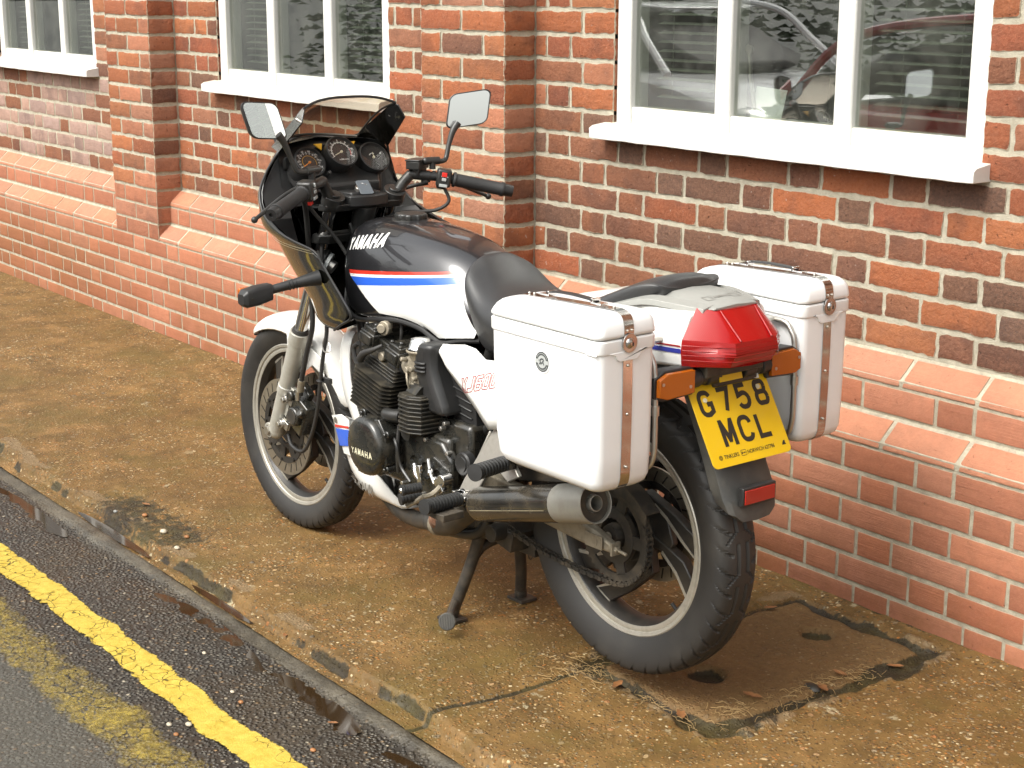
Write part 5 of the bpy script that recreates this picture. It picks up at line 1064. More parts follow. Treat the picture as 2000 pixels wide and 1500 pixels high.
for s in (1, -1):
    g = G(); g.cyl((-.262, s*.035, .786), (-.262, s*.070, .786), .0215, .020, n=24); g.cyl((-.262, s*.066, .786), (-.262, s*.092, .786), .0165, n=24)
    for k in range(4): g.lathe([(.0165, -.002), (.0185, 0), (.0165, .002)], V3(-.262, s*(.072+.005*k), .786), (0, 1, 0), 24)
    g.cyl((-.262, s*.09, .786), (-.262, s*.118, .785), .020, n=24); g.prism([V3(-.285, s*.118, .762), V3(-.285, s*.118, .808), V3(-.245, s*.125, .806), V3(-.240, s*.125, .765)], (0, 0, 0)) if 0 else None
    h = [V3(-.272, s*.109, .755), V3(-.272, s*.109, .814), V3(-.270, s*.190, .815), V3(-.268, s*.215, .801), V3(-.268, s*.215, .760), V3(-.271, s*.191, .751)]
    g.loft([h, [p+V3(.030, 0, 0)+(V3(0, -s*.01, 0) if abs(p.y) > .15 else V3(0, 0, 0)) for p in h]]); ih = part(g, 'rear_indicator', 'black_plastic', bevel=.003)
    g = G(); h2 = [V3(-.272, s*.114, .7605), V3(-.272, s*.114, .8095), V3(-.2705, s*.187, .8105), V3(-.2685, s*.209, .799), V3(-.2685, s*.209, .763), V3(-.2715, s*.189, .7565)]; g.loft([h2, [V3(p.x-.010, p.y*.995, .785+(p.z-.785)*.96) for p in h2]]); part(g, 'indicator_lens', 'amber_lens', ih, bevel=.0015)
    g = G(); g.cyl((-.283, s*.126, .776), (-.2815, s*.126, .776), .0035, n=12); g.cyl((-.281, s*.200, .790), (-.280, s*.200, .790), .0035, n=12); part(g, 'lens_screw', 'steel', ih)
g = G(); g.box((-.27, 0, .80), (.03, .17, .03)); g.box((-.245, 0, .775), (.02, .16, .05)); g.box((-.262, -.02, .772), (.012, .13, .030)); pb = part(g, 'lamp_bracket', 'dirty_black', bevel=.004)
g = G(); g.box((-.2815, .012, .782), (.003, .065, .020), rotm('Y', 20)); part(g, 'amber_tag', 'yellow_plate', pb); g = G(); g.box((-.262, -.045, .772), (.002, .09, .016), rotm('Y', 25) @ rotm('X', 8)); part(g, 'white_tag', 'paper', pb)
PT, PBt = V3(-.2565, 0, .7655), V3(-.345, 0, .6125); e_ = (PT-PBt).normalized(); nP = V3(0, 1, 0).cross(e_); nP = -nP if nP.x > 0 else nP; HP = (PT-PBt).length; WP = .230
def PP(u, v, k=.0022): return PBt+e_*v+V3(0, WP/2-u, 0)+nP*k
g = G(); o = rr(0, 0, WP, HP, .012); g.prism([PP(u, v, 0) for u, v in o], nP*.0022); npl = part(g, 'number_plate', 'yellow_plate', bevel=.0004)
g = G(); ch = .0575; cw = .0405; sw = .0104
letters(g, 'G758', lambda u, v, d_=0: PP(.0165+u, .1075+v, .0026+d_), cw, ch, .0135, sw); letters(g, 'MCL', lambda u, v, d_=0: PP(.050+u, .0400+v, .0026+d_), .0405, ch, .0115, sw); part(g, 'registration', 'plate_black', npl, flat=True, fixn=False)
g = G()
for tx, x0, sz in (('TINKLERS', .036, .0115), ('NORWICH 627786', .1035, .0115)):
    vs, fs = fontmesh(tx, sz, .0002); g.add([PP(x0+v.x*.86, .0165+v.y, .0026) for v in vs], fs)
v2, f2 = ribbon(rr(.0855, .0150, .1005, .0265, .002), .0010, True); g.add([PP(p.x, p.y, .0026) for p in v2], f2); v2, f2 = ribbon([(.0885, .018), (.0885, .0235)], .003); g.add([PP(p.x, p.y, .0026) for p in v2], f2); v2, f2 = ribbon([(.0915, .0208), (.0985, .0208)], .0022); g.add([PP(p.x, p.y, .0026) for p in v2], f2)
for rr__, w_ in ((.0045, .0012), (.0022, .0014)): v2, f2 = ribbon([(.0265+rr__*math.cos(a), .0205+rr__*math.sin(a)) for a in np.linspace(0, 2*math.pi, 13)[:-1]], w_, True); g.add([PP(p.x, p.y, .0026) for p in v2], f2)
g.add([PP(u, v, .0026) for u, v in ((.207, .0165), (.219, .0165), (.217, .021), (.218, .026), (.213, .0255), (.209, .021))], [(0, 1, 2, 3, 4, 5)])
part(g, 'dealer_lettering', 'plate_black', npl, flat=True, fixn=False)
for u, v in ((.0375, .143), (.196, .149)): g = G(); c_ = PP(u, v, 0); g.cyl(c_, c_+nP*.005, .0058, .005, n=20); sc = part(g, 'plate_screw', 'cream_letters', npl, bevel=.0008)
g = G(); g.box((-.26, 0, .70), (.006, .12, .10), rotm('Y', 30)); part(g, 'plate_bracket', 'dirty_black', bevel=.001)
# ---- panniers ----
for s in (1, -1):
    yc, hw = .291, .0755; x1, x2 = .066, -.272
    def prs(k, z, inset=0, xi=0): # rounded rectangle in plan
        a, b = x2+inset+k*0, x1-inset-xi; y0, y1 = yc-hw+inset, yc+hw-inset; r = .020
        pts = rr(a, y0, b, y1, r); return [V3(p[0], s*p[1], z+(p[0]-x2)*-.0) for p in pts]
    tz = lambda p: -.035*0
    g = G(); rings = []
    for z, ins, xi in ((.586, .030, .045), (.589, .016, .034), (.597, .006, .024), (.612, .001, .017), (.66, -.0005, .010), (.76, -.001, .004), (.865, -.001, .001), (.892, -.001, 0)): rings.append(prs(0, z, ins, xi))
    g.loft(rings); pn = part(g, 'pannier', 'white_plastic', angle=45, label='pannier box on the street side of the tail' if s > 0 else 'pannier box on the wall side of the tail')
    g = G(); rings = [prs(0, z, i, 0) for z, i in ((.868, .002), (.870, -.003), (.874, -.004), (.8955, -.004), (.8975, -.002), (.8975, .003))]; g.loft(rings)
    # stepped shield under the lock
    yl = .2925; o = [(-.052, .8725), (-.044, .8725), (-.034, .866), (-.030, .858), (-.022, .853), (.022, .853), (.030, .858), (.034, .866), (.052, .8725)]
    g.prism([V3(x2-.0045, s*(yl+a), b) for a, b in o], (.006, 0, 0)); g.prism([V3(-.272+.10-.012+a*0, 0, 0) for a, b in o[:0]] or [V3(x2+.003, s*(yc+hw+.001), .872), V3(x2+.04, s*(yc+hw+.001), .872), V3(x2+.03, s*(yc+hw+.001), .868), V3(x2+.003, s*(yc+hw+.001), .868)], (0, s*.003, 0)); part(g, 'pannier_rim', 'white_plastic', pn, bevel=.0022, angle=40)
    g = G(); rings = [prs(0, z, i, 0) for z, i in ((.9005, .004), (.9005, -.002), (.903, -.004), (.908, -.004), (.920, -.0015), (.930, .004), (.9375, .012), (.9413, .022), (.9425, .040))]
    rings = [[V3(p.x, p.y, p.z+(.012*(x1-p.x)/(x1-x2)-.006)*(p.z > .91)) for p in r] for r in rings]; g.loft(rings); ld = part(g, 'pannier_lid', 'white_plastic', pn, angle=50)
    g = G(); g.loft([prs(0, .896, .0005), prs(0, .902, .0005)]); part(g, 'lid_seal', 'cowl_grey', pn)
    def strapseg(pts, w=.0125):   # flat polished band following (x,z) points
        P3 = cat([V3(a, 0, b) for a, b in pts], 5); rg = []
        for i, p in enumerate(P3):
            t_ = (P3[min(i+1, len(P3)-1)]-P3[max(i-1, 0)]).normalized(); nn = V3(0, 1, 0).cross(t_); rg.append([p+V3(0, s*yl-w, 0), p+V3(0, s*yl+w, 0), p+V3(0, s*yl+w, 0)+nn*.0012, p+V3(0, s*yl-w, 0)+nn*.0012])
        return rg
    g = G(); g.loft(strapseg([(x2-.0015, .853), (x2-.002, .76), (x2-.001, .66), (x2+.001, .613), (x2+.009, .594), (x2+.022, .5865), (x2+.045, .5845)])); st = part(g, 'chrome_strap', 'strap_metal', pn, angle=50); g = G(); g.loft(strapseg([(x2-.0048, .903), (x2-.0042, .920), (x2+.0010, .9365), (x2+.012, .9455), (x2+.030, .9498), (-.20, .9490)])); g.loft(strapseg([(-.20, .9490), (-.1, .9450), (.0, .9405), (.035, .9390), (.050, .934), (.060, .925)])); part(g, 'lid_strap', 'strap_metal', pn, angle=50)
    for xx, yy, zz, r_ in [(x2-.0035, 0, z_, .0032) for z_ in (.843, .745, .637)]+[(x2-.0062, y_, .9135, .0022) for y_ in (-.006, .006)]+[(-.232, 0, .9515, .0035), (.012, 0, .9415, .0035), (.028, 0, .9405, .0035)]: g = G(); g.sphere((xx, s*(yl+yy), zz), r_, n=12, m=8); part(g, 'rivet', 'steel', st)
    g = G(); g.cyl((x2-.0045, s*yl, .8885), (x2-.0085, s*yl, .8885), .0195, .0190, n=40); g.sphere((x2-.0085, s*(yl+.001), .8885), .0108, (.55, 1, 1)); lk = part(g, 'pannier_lock', 'strap_metal', pn, bevel=.0008); g = G(); g.box((x2-.0148, s*yl-.002, .887), (.001, .0018, .007)); part(g, 'keyhole', 'plate_black', lk)
    g = G(); hh = [(-.198, .952), (-.180, .9545), (-.168, .9570), (-.11, .9585), (-.06, .9560), (-.034, .9515), (-.020, .948)]
    rg = []
    for i, p in enumerate(cat([V3(a, 0, b) for a, b in hh[1:-1]], 6)): rg.append([p+V3(0, s*yl+a, b) for a, b in ((-.008, -.0012), (-.007, .002), (0, .003), (.007, .002), (.008, -.0012), (0, -.0025))])
    g.loft(rg); hd = part(g, 'carry_handle', 'leather_strap', pn)
    for x_, z_ in ((-.190, .9525), (-.030, .9470)): g = G(); g.box((x_, s*yl, z_), (.028, .0215, .004)); g.box((x_+(.013 if x_ < -.1 else -.013), s*yl, z_+.004), (.006, .0225, .011)); part(g, 'handle_clasp', 'chrome', hd, bevel=.0012)
    if s > 0:
        bc = V3(-.106, s*(yc+hw+.0005), .830); g = G(); g.cyl(bc, bc+V3(0, s*.002, 0), .0245, n=48); bg_ = part(g, 'badge', 'white_plastic', pn, bevel=.0008)
        g = G(); g.cyl(bc+V3(0, s*.002, 0), bc+V3(0, s*.0026, 0), .0205, n=48); part(g, 'badge_ring', 'badge_grey', bg_)
        g = G(); g.cyl(bc+V3(0, s*.0026, 0), bc+V3(0, s*.0030, 0), .0130, n=40); g.prism([bc+V3(a, s*.0026, b) for a, b in ((-.0195, -.004), (.0195, -.004), (.0195, .004), (-.0195, .004))], (0, s*.0003, 0)); part(g, 'badge_field', 'badge_silver', bg_)
        g = G(); BP = lambda a, b: bc+V3(-a, s*.0034, b)   # small crest: rounded beast-like emblem made of simple strokes
        for pts, w_ in (([(-.007, -.006), (-.004, -.002), (-.005, .003), (-.001, .006), (.004, .006), (.006, .003)], .003), ([(.006, .003), (.003, .001), (.005, -.002), (.007, -.006)], .0026), ([(-.002, -.006), (-.001, -.002), (.003, -.002)], .0022), ([(-.008, .0), (-.009, .004)], .0012)):
            v2, f2 = ribbon(pts, w_); g.add([BP(p.x, p.y) for p in v2], f2)
        part(g, 'badge_emblem', 'badge_grey', bg_, flat=True, fixn=False)
        g = G()
        for k in range(30):
            a = R_(25+130*k/29); 
            for sg in (1, -1): e = V3(math.cos(a), 0, sg*math.sin(a)); tg = V3(-math.sin(a), 0, sg*math.cos(a)); c_ = bc+e*.0172+V3(0, s*.0027, 0); g.add([c_+e*.0010+tg*.0004, c_-e*.0010+tg*.0004, c_-e*.0010-tg*.0004, c_+e*.0010-tg*.0004], [(0, 1, 2, 3)])
        part(g, 'badge_lettering', 'badge_silver', bg_, flat=True, fixn=False)
    g = G(); yi = yc-hw-.010
    g.tube([(-.262, s*yi, .80), (-.264, s*yi, .70), (-.262, s*yi, .64), (-.245, s*(yi+.003), .612), (-.20, s*yi, .600), (-.05, s*yi, .600), (.02, s*yi, .62), (.04, s*yi, .70), (.04, s*yi, .84), (-.20, s*yi, .86), (-.25, s*yi, .84), (-.262, s*yi, .80)], .006, 10, 5); g.tube([(.04, s*yi, .78), (.05, s*.15, .78)], .006, 8); g.tube([(-.20, s*yi, .86), (-.20, s*.13, .86)], .006, 8); g.cyl((-.264, s*yi, .745), (-.264, s*yi, .725), .0085, n=14); part(g, 'pannier_rack', 'steel')
# ---- fairing ----
LV = [(.672, 1.00, .150, 1.13), (.690, .955, .185, 1.19), (.715, .900, .198, 1.23), (.744, .848, .203, 1.27), (.79, .872, .213, 1.33), (.83, .902, .222, 1.37), (.87, .930, .232, 1.40), (.90, .953, .240, 1.42), (.915, 1.03, .247, 1.43), (.933, 1.115, .249, 1.435), (.969, 1.205, .238, 1.44), (1.02, 1.250, .221, 1.44), (1.07, 1.247, .201, 1.42), (1.10, 1.238, .186, 1.41), (1.125, 1.228, .173, 1.395), (1.148, 1.24, .150, 1.365)]
def plan(z, xr, yr, xn, n=15):
    o = []
    for i in range(n+1):
        a = math.pi/2*i/n; x = xr+(xn-xr)*math.sin(a); y = yr*(max(0, 1-math.sin(a)**np.interp(z, [.92, 1.0], [2.3, 1.45])))**np.interp(z, [.92, 1.0], [.62, .85])
        o.append(V3(x, y, z))
    return o
g = G(); rings = []
for L in LV:
    o = plan(*L); outer = o+[V3(p.x, -p.y, p.z) for p in o[-2::-1]]; inner = [V3(p.x-.002, p.y*.982, p.z) for p in outer]; rings.append(outer+inner[::-1])
g.loft(rings); fairing = part(g, 'fairing', 'black_gloss', angle=50, sub=1)
g = G()
for s in (1, -1):
    for yo in (0, .006): g.tube([V3(p.x, s*(p.y+.0012), p.z) for p in plan(.900-yo, .956, .2402, 1.42)][:14], .0006 if yo else .0011, 5, 2)
part(g, 'pinstripe', 'gold_line', fairing)
for s in (1, -1): g = G(); g.tube([V3(L[1], s*(L[2]), L[0]) for L in LV[1:]], .0035, 8, 4); part(g, 'edge_trim', 'black_plastic', fairing)
g = G(); g.prism([V3(1.416, -.06, .96), V3(1.416, -.085, 1.04), V3(1.405, 0, 1.055), V3(1.416, .085, 1.04), V3(1.416, .06, .96)][::1], (.03, 0, 0)); part(g, 'headlight', 'chrome', fairing, bevel=.005)
for s in (1, -1):   # side wings carrying the screen
    g = G(); wg = [V3(1.330, s*.108, 1.140), V3(1.282, s*.113, 1.154), V3(1.150, s*.138, 1.244), V3(1.132, s*.146, 1.240), V3(1.121, s*.161, 1.206), V3(1.222, s*.174, 1.122), V3(1.30, s*.150, 1.130)]
    g.prism(wg, (0, s*.004, .001)); wi_ = part(g, 'screen_wing', 'black_gloss', fairing, bevel=.0015)
    for p in ((1.236, .142, 1.172), (1.172, .152, 1.212)): g = G(); g.cyl((p[0], s*(p[1]-.004), p[2]), (p[0]-.003, s*(p[1]-.006), p[2]+.0), .0055, n=14); part(g, 'wing_screw', 'steel', wi_)
rows = []
for f in np.linspace(0, 1, 9):
    row = []
    for q in np.linspace(-1, 1, 25):
        xb = 1.375-.092*abs(q)**2.2; yb = .112*q; zb = 1.146+.004*(1-q*q); xt = 1.137+.016*(1-q*q); yt = .143*q; zt = 1.266-.021*abs(q)**3; b = f**.9
        row.append(V3(xb*(1-b)+xt*b, yb*(1-f)+yt*f, zb*(1-b)+zt*b+.016*math.sin(math.pi*f)))
    rows.append(row)
g = G(); g.loft(rows, closed=False); sc = part(g, 'windscreen', 'smoked_screen', fairing, angle=80)
g = G(); g.tube([r for r in rows[-1]], .0036, 8, 1); g.tube([r[0] for r in rows], .003, 6, 1); g.tube([r[-1] for r in rows], .003, 6, 1); g.tube([r+V3(-.002, 0, 0) for r in rows[0]], .004, 6, 1); part(g, 'screen_edge', 'black_plastic', sc)
g = G()   # inner shroud under the screen and around the clocks
sh = [[V3(1.372, y*.9, 1.146) for y in np.linspace(-.115, .115, 9)], [V3(1.30, y*1.2, 1.130) for y in np.linspace(-.115, .115, 9)], [V3(1.245, y*1.42, 1.10) for y in np.linspace(-.115, .115, 9)], [V3(1.225, y*1.45, 1.03) for y in np.linspace(-.115, .115, 9)], [V3(1.20, y*1.35, .98) for y in np.linspace(-.115, .115, 9)]]
g.loft(sh, closed=False); part(g, 'cockpit_panel', 'black_plastic', fairing, angle=60)
for s in (1, -1): g = G(); g.loft([[V3(1.25, s*.16, 1.11), V3(1.236, s*.180, 1.10)], [V3(1.225, s*.16, 1.03), V3(1.252, s*.215, 1.02)], [V3(1.20, s*.155, .95), V3(1.18, s*.235, .955)], [V3(1.19, s*.14, .86), V3(1.05, s*.225, .90)], [V3(1.15, s*.12, .76), V3(.93, s*.205, .80)]], closed=False); part(g, 'inner_lining', 'black_plastic', fairing)
# front indicators on flexible stalks
for s in (1, -1):
    g = G(); a, b = V3(.955, s*.225, .832), V3(.995, s*.345, .808); g.tube([a, a.lerp(b, .5)+V3(0, 0, .001), b], [.020, .0125, .0115], 16)
    for k in range(4): g.lathe([(.0118, -.002), (.0142, 0), (.0118, .002)], a.lerp(b, .42+.07*k), b-a, 20)
    fi = part(g, 'front_indicator', 'black_plastic'); R3_ = rotm('Z', 4*s) @ rotm('X', 9*s)
    g = G(); ring = lambda y, hx, hz, r: [V3(1.000, s*y, .800)+V3(q[0], 0, q[1]) for q in rr(-hx, -hz, hx, hz, r)]
    c_ = V3(1.0, s*.385, .798); rg = []
    for y, hx, hz in ((-.042, .012, .014), (-.038, .020, .021), (0, .022, .024), (.034, .022, .022), (.044, .015, .013)): rg.append([c_+rotm('X', 0) @ V3(q[0], s*y, q[1]+(.0-.14*y)) for q in rr(-hx, -hz, hx, hz, min(hx, hz)*.45)])
    g.loft(rg); part(g, 'indicator_body', 'black_plastic', fi, bevel=.003)
    g = G(); g.cyl((.9775, s*.408, .793), (.9765, s*.408, .793), .0038, n=12); part(g, 'indicator_screw', 'plate_black', fi)
    g = G(); g.box((1.026, s*.385, .798), (.012, .072, .036)); part(g, 'indicator_lens', 'amber_lens', fi, bevel=.004)
# ---- instruments ----
ga = V3(-.80, 0, .60).normalized(); gu = V3(.60, 0, .80); gl2 = V3(0, 1, 0)
g = G(); g.prism([V3(1.245, -.155, 1.065), V3(1.245, .155, 1.065), V3(1.240, .160, 1.10), V3(1.235, .04, 1.13), V3(1.235, -.04, 1.13), V3(1.240, -.160, 1.10)], ga*.018); g.prism([V3(1.22, -.135, 1.05), V3(1.22, .135, 1.05), V3(1.14, .09, 1.01), V3(1.14, -.09, 1.01)], (0, 0, .028)); g.prism([V3(1.25, -.15, 1.06), V3(1.25, .15, 1.06), V3(1.19, .13, 1.0), V3(1.19, -.13, 1.0)], (0, 0, .05)); inst = part(g, 'instrument_panel', 'black_plastic', bevel=.008)
for cy, cx, cz, r, kind in ((.104, 1.185, 1.096, .043, 'speed'), (.008, 1.178, 1.119, .0445, 'rev'), (-.104, 1.190, 1.096, .0435, 'fuel')):
    c0 = V3(cx, cy, cz); g = G(); g.lathe([(r*.95, -.050), (r*1.02, -.015), (r*1.06, 0), (r*1.04, .006), (r*.97, .007), (r*.90, -.001)], c0, ga, 56); gp = part(g, 'gauge', 'black_plastic', inst, angle=40)
    D = lambda a, q, k=.0: c0+gl2*(-math.sin(R_(a))*q*r*.9)+gu*(math.cos(R_(a))*q*r*.9)+ga*(-.0015+k)
    g = G(); g.cyl(c0+ga*-.004, c0+ga*-.0015, r*.91, n=48); part(g, 'gauge_face', 'gauge_face', gp)
    g = G(); gm_ = 'white_letters'
    def tick(a, q0, q1, w, G_): e = D(a, 1)-D(a, 0); tg = e.cross(ga).normalized()*w; G_.add([D(a, q0, .0008)+tg, D(a, q1, .0008)+tg, D(a, q1, .0008)-tg, D(a, q0, .0008)-tg], [(0, 1, 2, 3)])
    gt = G(); gc = G()
    if kind != 'fuel':
        for k in range(37): tick(-115+230*k/36, .74 if k % 3 else .66, .86 if k % 3 == 0 else .80, .00045 if k % 3 else .0008, gt)
        for k in range(36): a1_, a2_ = -115+230*k/36, -115+230*(k+1)/36; q = .74 if kind == 'rev' else .56; gg = gt if kind == 'rev' and k < 29 else gc; gg.add([D(a1_, q, .0008), D(a2_, q, .0008), D(a2_, q-.04, .0008), D(a1_, q-.04, .0008)], [(0, 1, 2, 3)])
        for k, tx in enumerate(('0', '2', '4', '6', '8', '10', '12') if kind == 'rev' else ('0', '20', '40', '60', '80', '100', '120', '140')):
            a = -115+230*k/(6 if kind == 'rev' else 7); vs, fs = fontmesh(tx, .0075, .0001, align='CENTER'); p = D(a, .50 if kind == 'rev' else .92, .0008) if kind == 'rev' else D(a, .95, .0008); p = D(a, .93, .0008); gt.add([p-gl2*v.x+gu*(v.y-.003) for v in vs], fs)
        vs, fs = fontmesh('x1000 r/min' if kind == 'rev' else 'MPH', .006, .0001, align='CENTER'); gt.add([D(180, .62, .0008)-gl2*v.x+gu*v.y for v in vs], fs)
        part(gc, 'redline' if kind == 'rev' else 'inner_scale', 'red_sticker' if kind == 'rev' else 'gauge_yellow', gp, flat=True, fixn=False)
    else:
        for k in range(9): tick(-50+70*k/8, .30, .38, .0006, gt)
    part(gt, 'gauge_marks', 'white_letters', gp, flat=True, fixn=False)
    gn = G(); tick({'speed': -118, 'rev': -112, 'fuel': 8}[kind], 0 if kind != 'fuel' else .05, .62 if kind != 'fuel' else .42, .0011, gn); gn.v = [tuple(Vector(v)+ga*.001) for v in gn.v]; gn.cyl(D(0, 0, .0), D(0, 0, .004), .0035, n=14); part(gn, 'needle', 'gauge_orange' if kind == 'speed' else 'cream_letters', gp, fixn=False)
    g = G(); g.lathe([(0, .0035), (r*.5, .0032), (r*.93, .002)], c0, ga, 40); part(g, 'gauge_glass', 'gauge_glass', gp)
for cy in (.060, -.046): g = G(); c0 = V3(1.212, cy, 1.134); sgn = 1 if cy > 0 else -1; g.prism([c0+gl2*a+gu*b for a, b in ((-.013, .006), (.013, .006), (.004*-sgn, -.014))], ga*.003); part(g, 'warning_triangle', 'gauge_yellow', inst)
g = G(); g.cyl(V3(1.165, .060, 1.063), V3(1.165, .060, 1.063)+ga*.012, .005, n=14); part(g, 'reset_knob', 'black_plastic', inst)
# ---- handlebars ----
g = G(); g.prism([V3(1.150, .072, .985), V3(1.150, -.072, .985), V3(1.125, -.080, .985), V3(1.100, -.060, .985), V3(1.060, -.062, .985), V3(1.052, -.045, .985), V3(1.045, 0, .985), V3(1.052, .045, .985), V3(1.060, .062, .985), V3(1.100, .060, .985), V3(1.125, .080, .985)], (0, 0, .030)); g.prism([V3(1.13, .055, 1.0), V3(1.13, -.055, 1.0), V3(1.07, -.045, 1.0), V3(1.07, .045, 1.0)], (.006, 0, .022)); yk = part(g, 'yoke_cover', 'black_plastic', bevel=.004)
g = G(); g.cyl((1.118, -.005, 1.015), (1.110, -.005, 1.030), .013, n=24); part(g, 'ignition_switch', 'steel', yk, bevel=.001)
hb_ = None
for s in (1, -1):
    g = G(); p0 = V3(1.085, s*.097, 1.008); g.cyl(p0-tb*.016, p0+tb*.012, .030, n=28); g.tube([p0+V3(0, s*.01, 0), V3(1.078, s*.122, 1.035), V3(1.066, s*.142, 1.060)], [.017, .015, .0145], 12); g.cyl(V3(1.070, s*.135, 1.060), V3(1.040, s*.185, 1.053), .014, n=20); g.cyl(p0+tb*.012, p0+tb*.018, .017, n=20); g.cyl(V3(1.052, s*.16, 1.056), V3(1.027, s*.208, 1.050), .0125, n=20)
    hb_ = part(g, 'handlebar', 'black_satin', bevel=.0015)
    A, Bq = V3(1.006, s*.236, 1.0435), V3(.936, s*.358, 1.013); g = G(); g.cyl(V3(1.03, s*.20, 1.052), A, .0118, n=18); ax = (Bq-A); Lg = ax.length; prof = [(.019, 0), (.0205, .003), (.0205, .007)]+[(.0178, .009), (.0176, Lg*.45), (.0180, Lg-.012), (.0198, Lg-.008), (.0198, Lg-.003), (.0185, Lg)]; g.lathe(prof, A, ax, 32); gp = part(g, 'grip', 'grip_rubber', hb_, angle=40)
    g = G(); e = ax.normalized(); g.lathe([(.0175, Lg), (.0160, Lg+.022), (.0155, Lg+.024), (.006, Lg+.024), (.0055, Lg+.018), (0, Lg+.018)], A, ax, 28); part(g, 'bar_end', 'black_plastic', gp)
    g = G(); q = Matrix.Rotation(s*R_(60)*-1+0, 3, 'Z'); dirb = (A-V3(1.04, s*.185, 1.053)).normalized(); side = V3(0, 0, 1).cross(dirb).normalized(); upv = dirb.cross(side); mt = Matrix((dirb, side, upv)).transposed()
    c_ = V3(1.019, s*.216, 1.048); g.box(c_, (.040, .042, .048), mt); g.box(c_+mt @ V3(-.004, -.004*s, -.020), (.028, .036, .022), mt); sgr = part(g, 'switchgear', 'black_satin', hb_, bevel=.006)
    rear = side if side.x < 0 else -side
    g = G(); g.box(c_+rear*.0215+upv*.010, (.014, .004, .012), mt); part(g, 'red_switch', 'switch_red', sgr, bevel=.001) if s < 0 else None
    g = G(); g.box(c_+rear*.0225+upv*-.003, (.012, .004, .008), mt); g.box(c_+rear*.0215+upv*-.0195, (.022, .004, .008), mt); g.box(c_+rear*.0225+upv*.014, (.006, .005, .010), mt) if s > 0 else None; part(g, 'switch', 'badge_silver', sgr, bevel=.001)
    if s > 0: g = G(); g.box(c_+rear*.006-upv*.034, (.014, .010, .010), mt); part(g, 'red_switch', 'switch_red', sgr, bevel=.001)
    vs, fs = fontmesh('TURN' if s > 0 else 'OFF RUN', .0045, .0001); g = G(); g.add([c_+rear*.0222+upv*(.0035+v.y)+(dirb if s < 0 else dirb)*0+rear.cross(upv)*(v.x-.008)*(-1 if False else 1)*(-1) for v in vs], fs); part(g, 'switch_lettering', 'white_letters', sgr, flat=True, fixn=False)
    # clutch / brake lever
    g = G(); g.tube([V3(1.058, s*.185, 1.050), V3(1.066, s*.215, 1.046), V3(1.052, s*.27, 1.030), V3(1.034, s*.33, 1.003), V3(1.021, s*.368, .986)], [.010, .0085, .0062, .0056, .0052], 12); g.sphere((1.021, s*.370, .985), .0088); g.cyl((1.050, s*.178, 1.056), (1.050, s*.178, 1.036), .013, n=18); part(g, 'clutch_lever' if s > 0 else 'brake_lever', 'black_satin', hb_)
    if s < 0: g = G(); g.box((1.060, -.158, 1.084), (.040, .062, .022), rotm('Z', 28)); g.box((1.060, -.158, 1.097), (.044, .066, .005), rotm('Z', 28)); g.box((1.062, -.165, 1.066), (.022, .05, .02), rotm('Z', 28)); g.cyl((1.036, -.19, 1.062), (1.030, -.198, 1.062), .006, n=6); part(g, 'brake_reservoir', 'black_satin', hb_, bevel=.003)
    # mirror on its stem
    bs = V3(1.035, s*.190, 1.072); g = G(); g.cyl(bs, bs+V3(0, 0, .024), .0088, n=18); g.cyl(bs+V3(0, 0, .022)+V3(.006, -s*.018, 0), bs+V3(-.004, s*.020, .022), .0105, n=18); g.sphere(bs+V3(.006, -s*.018, .022), .0105); g.tube([bs+V3(-.002, s*.012, .020), bs+V3(-.002, s*.034, .020), bs+V3(.001, s*.047, .028), bs+V3(.006, s*.060, .062), bs+V3(.008, s*.076, .098), bs+V3(.008, s*.092, .118)], [.008, .0068, .0066, .0068, .009, .011], 12); ms = part(g, 'mirror_stem', 'black_satin')
    mc = V3(1.045, s*.320, 1.226); tx = V3(-.20, s*.98, .02).normalized() if s > 0 else V3(-.42, -.90, .06).normalized(); tz_ = V3(.22 if s > 0 else .10, 0, 1); tz_ = (tz_-tx*tz_.dot(tx)).normalized(); nn = tx.cross(tz_); nn = nn if nn.x < 0 else -nn
    def quadp(k, dep): o = []; [o.append(mc+tx*((a*.058+.010*b)*k)+tz_*((b*.046+a*.004)*k)+nn*dep) for a, b in [(p[0], p[1]) for p in rr(-1, -1, 1, 1, .36)]]; return o
    g = G(); g.loft([quadp(.55, -.024), quadp(.85, -.017), quadp(1.0, -.004), quadp(1.02, .003), quadp(.985, .0045), quadp(.955, .003)]); mh = part(g, 'mirror_housing', 'black_plastic', ms, angle=50); g = G(); g.loft([quadp(.955, .002), quadp(.955, .0036)]); part(g, 'mirror_glass', 'mirror_glass', ms, flat=True)
# keys
g = G(); kc = V3(1.098, -.008, 1.034); g.tube([kc+V3(0, .012, 0), kc+V3(-.01, .012, .008), kc+V3(-.016, 0, .004), kc+V3(-.01, -.012, .0), kc+V3(0, -.010, .002)], .0013, 6); g.box(kc+V3(.004, 0, .004), (.020, .006, .010)); g.box(kc+V3(-.018, -.010, -.004), (.020, .003, .0015), rotm('Z', 30)); kr = part(g, 'key', 'chrome')
g = G(); fo = [V3(a, b, 0) for a, b in rr(-.026, -.019, .026, .019, .006)]; mm = rotm('Z', -10) @ rotm('Y', -38); fc = V3(1.078, .002, 1.032); g.prism([fc+mm @ p for p in fo], mm @ V3(0, 0, .0025)); part(g, 'key_fob', 'fob_grey', kr, bevel=.0008)
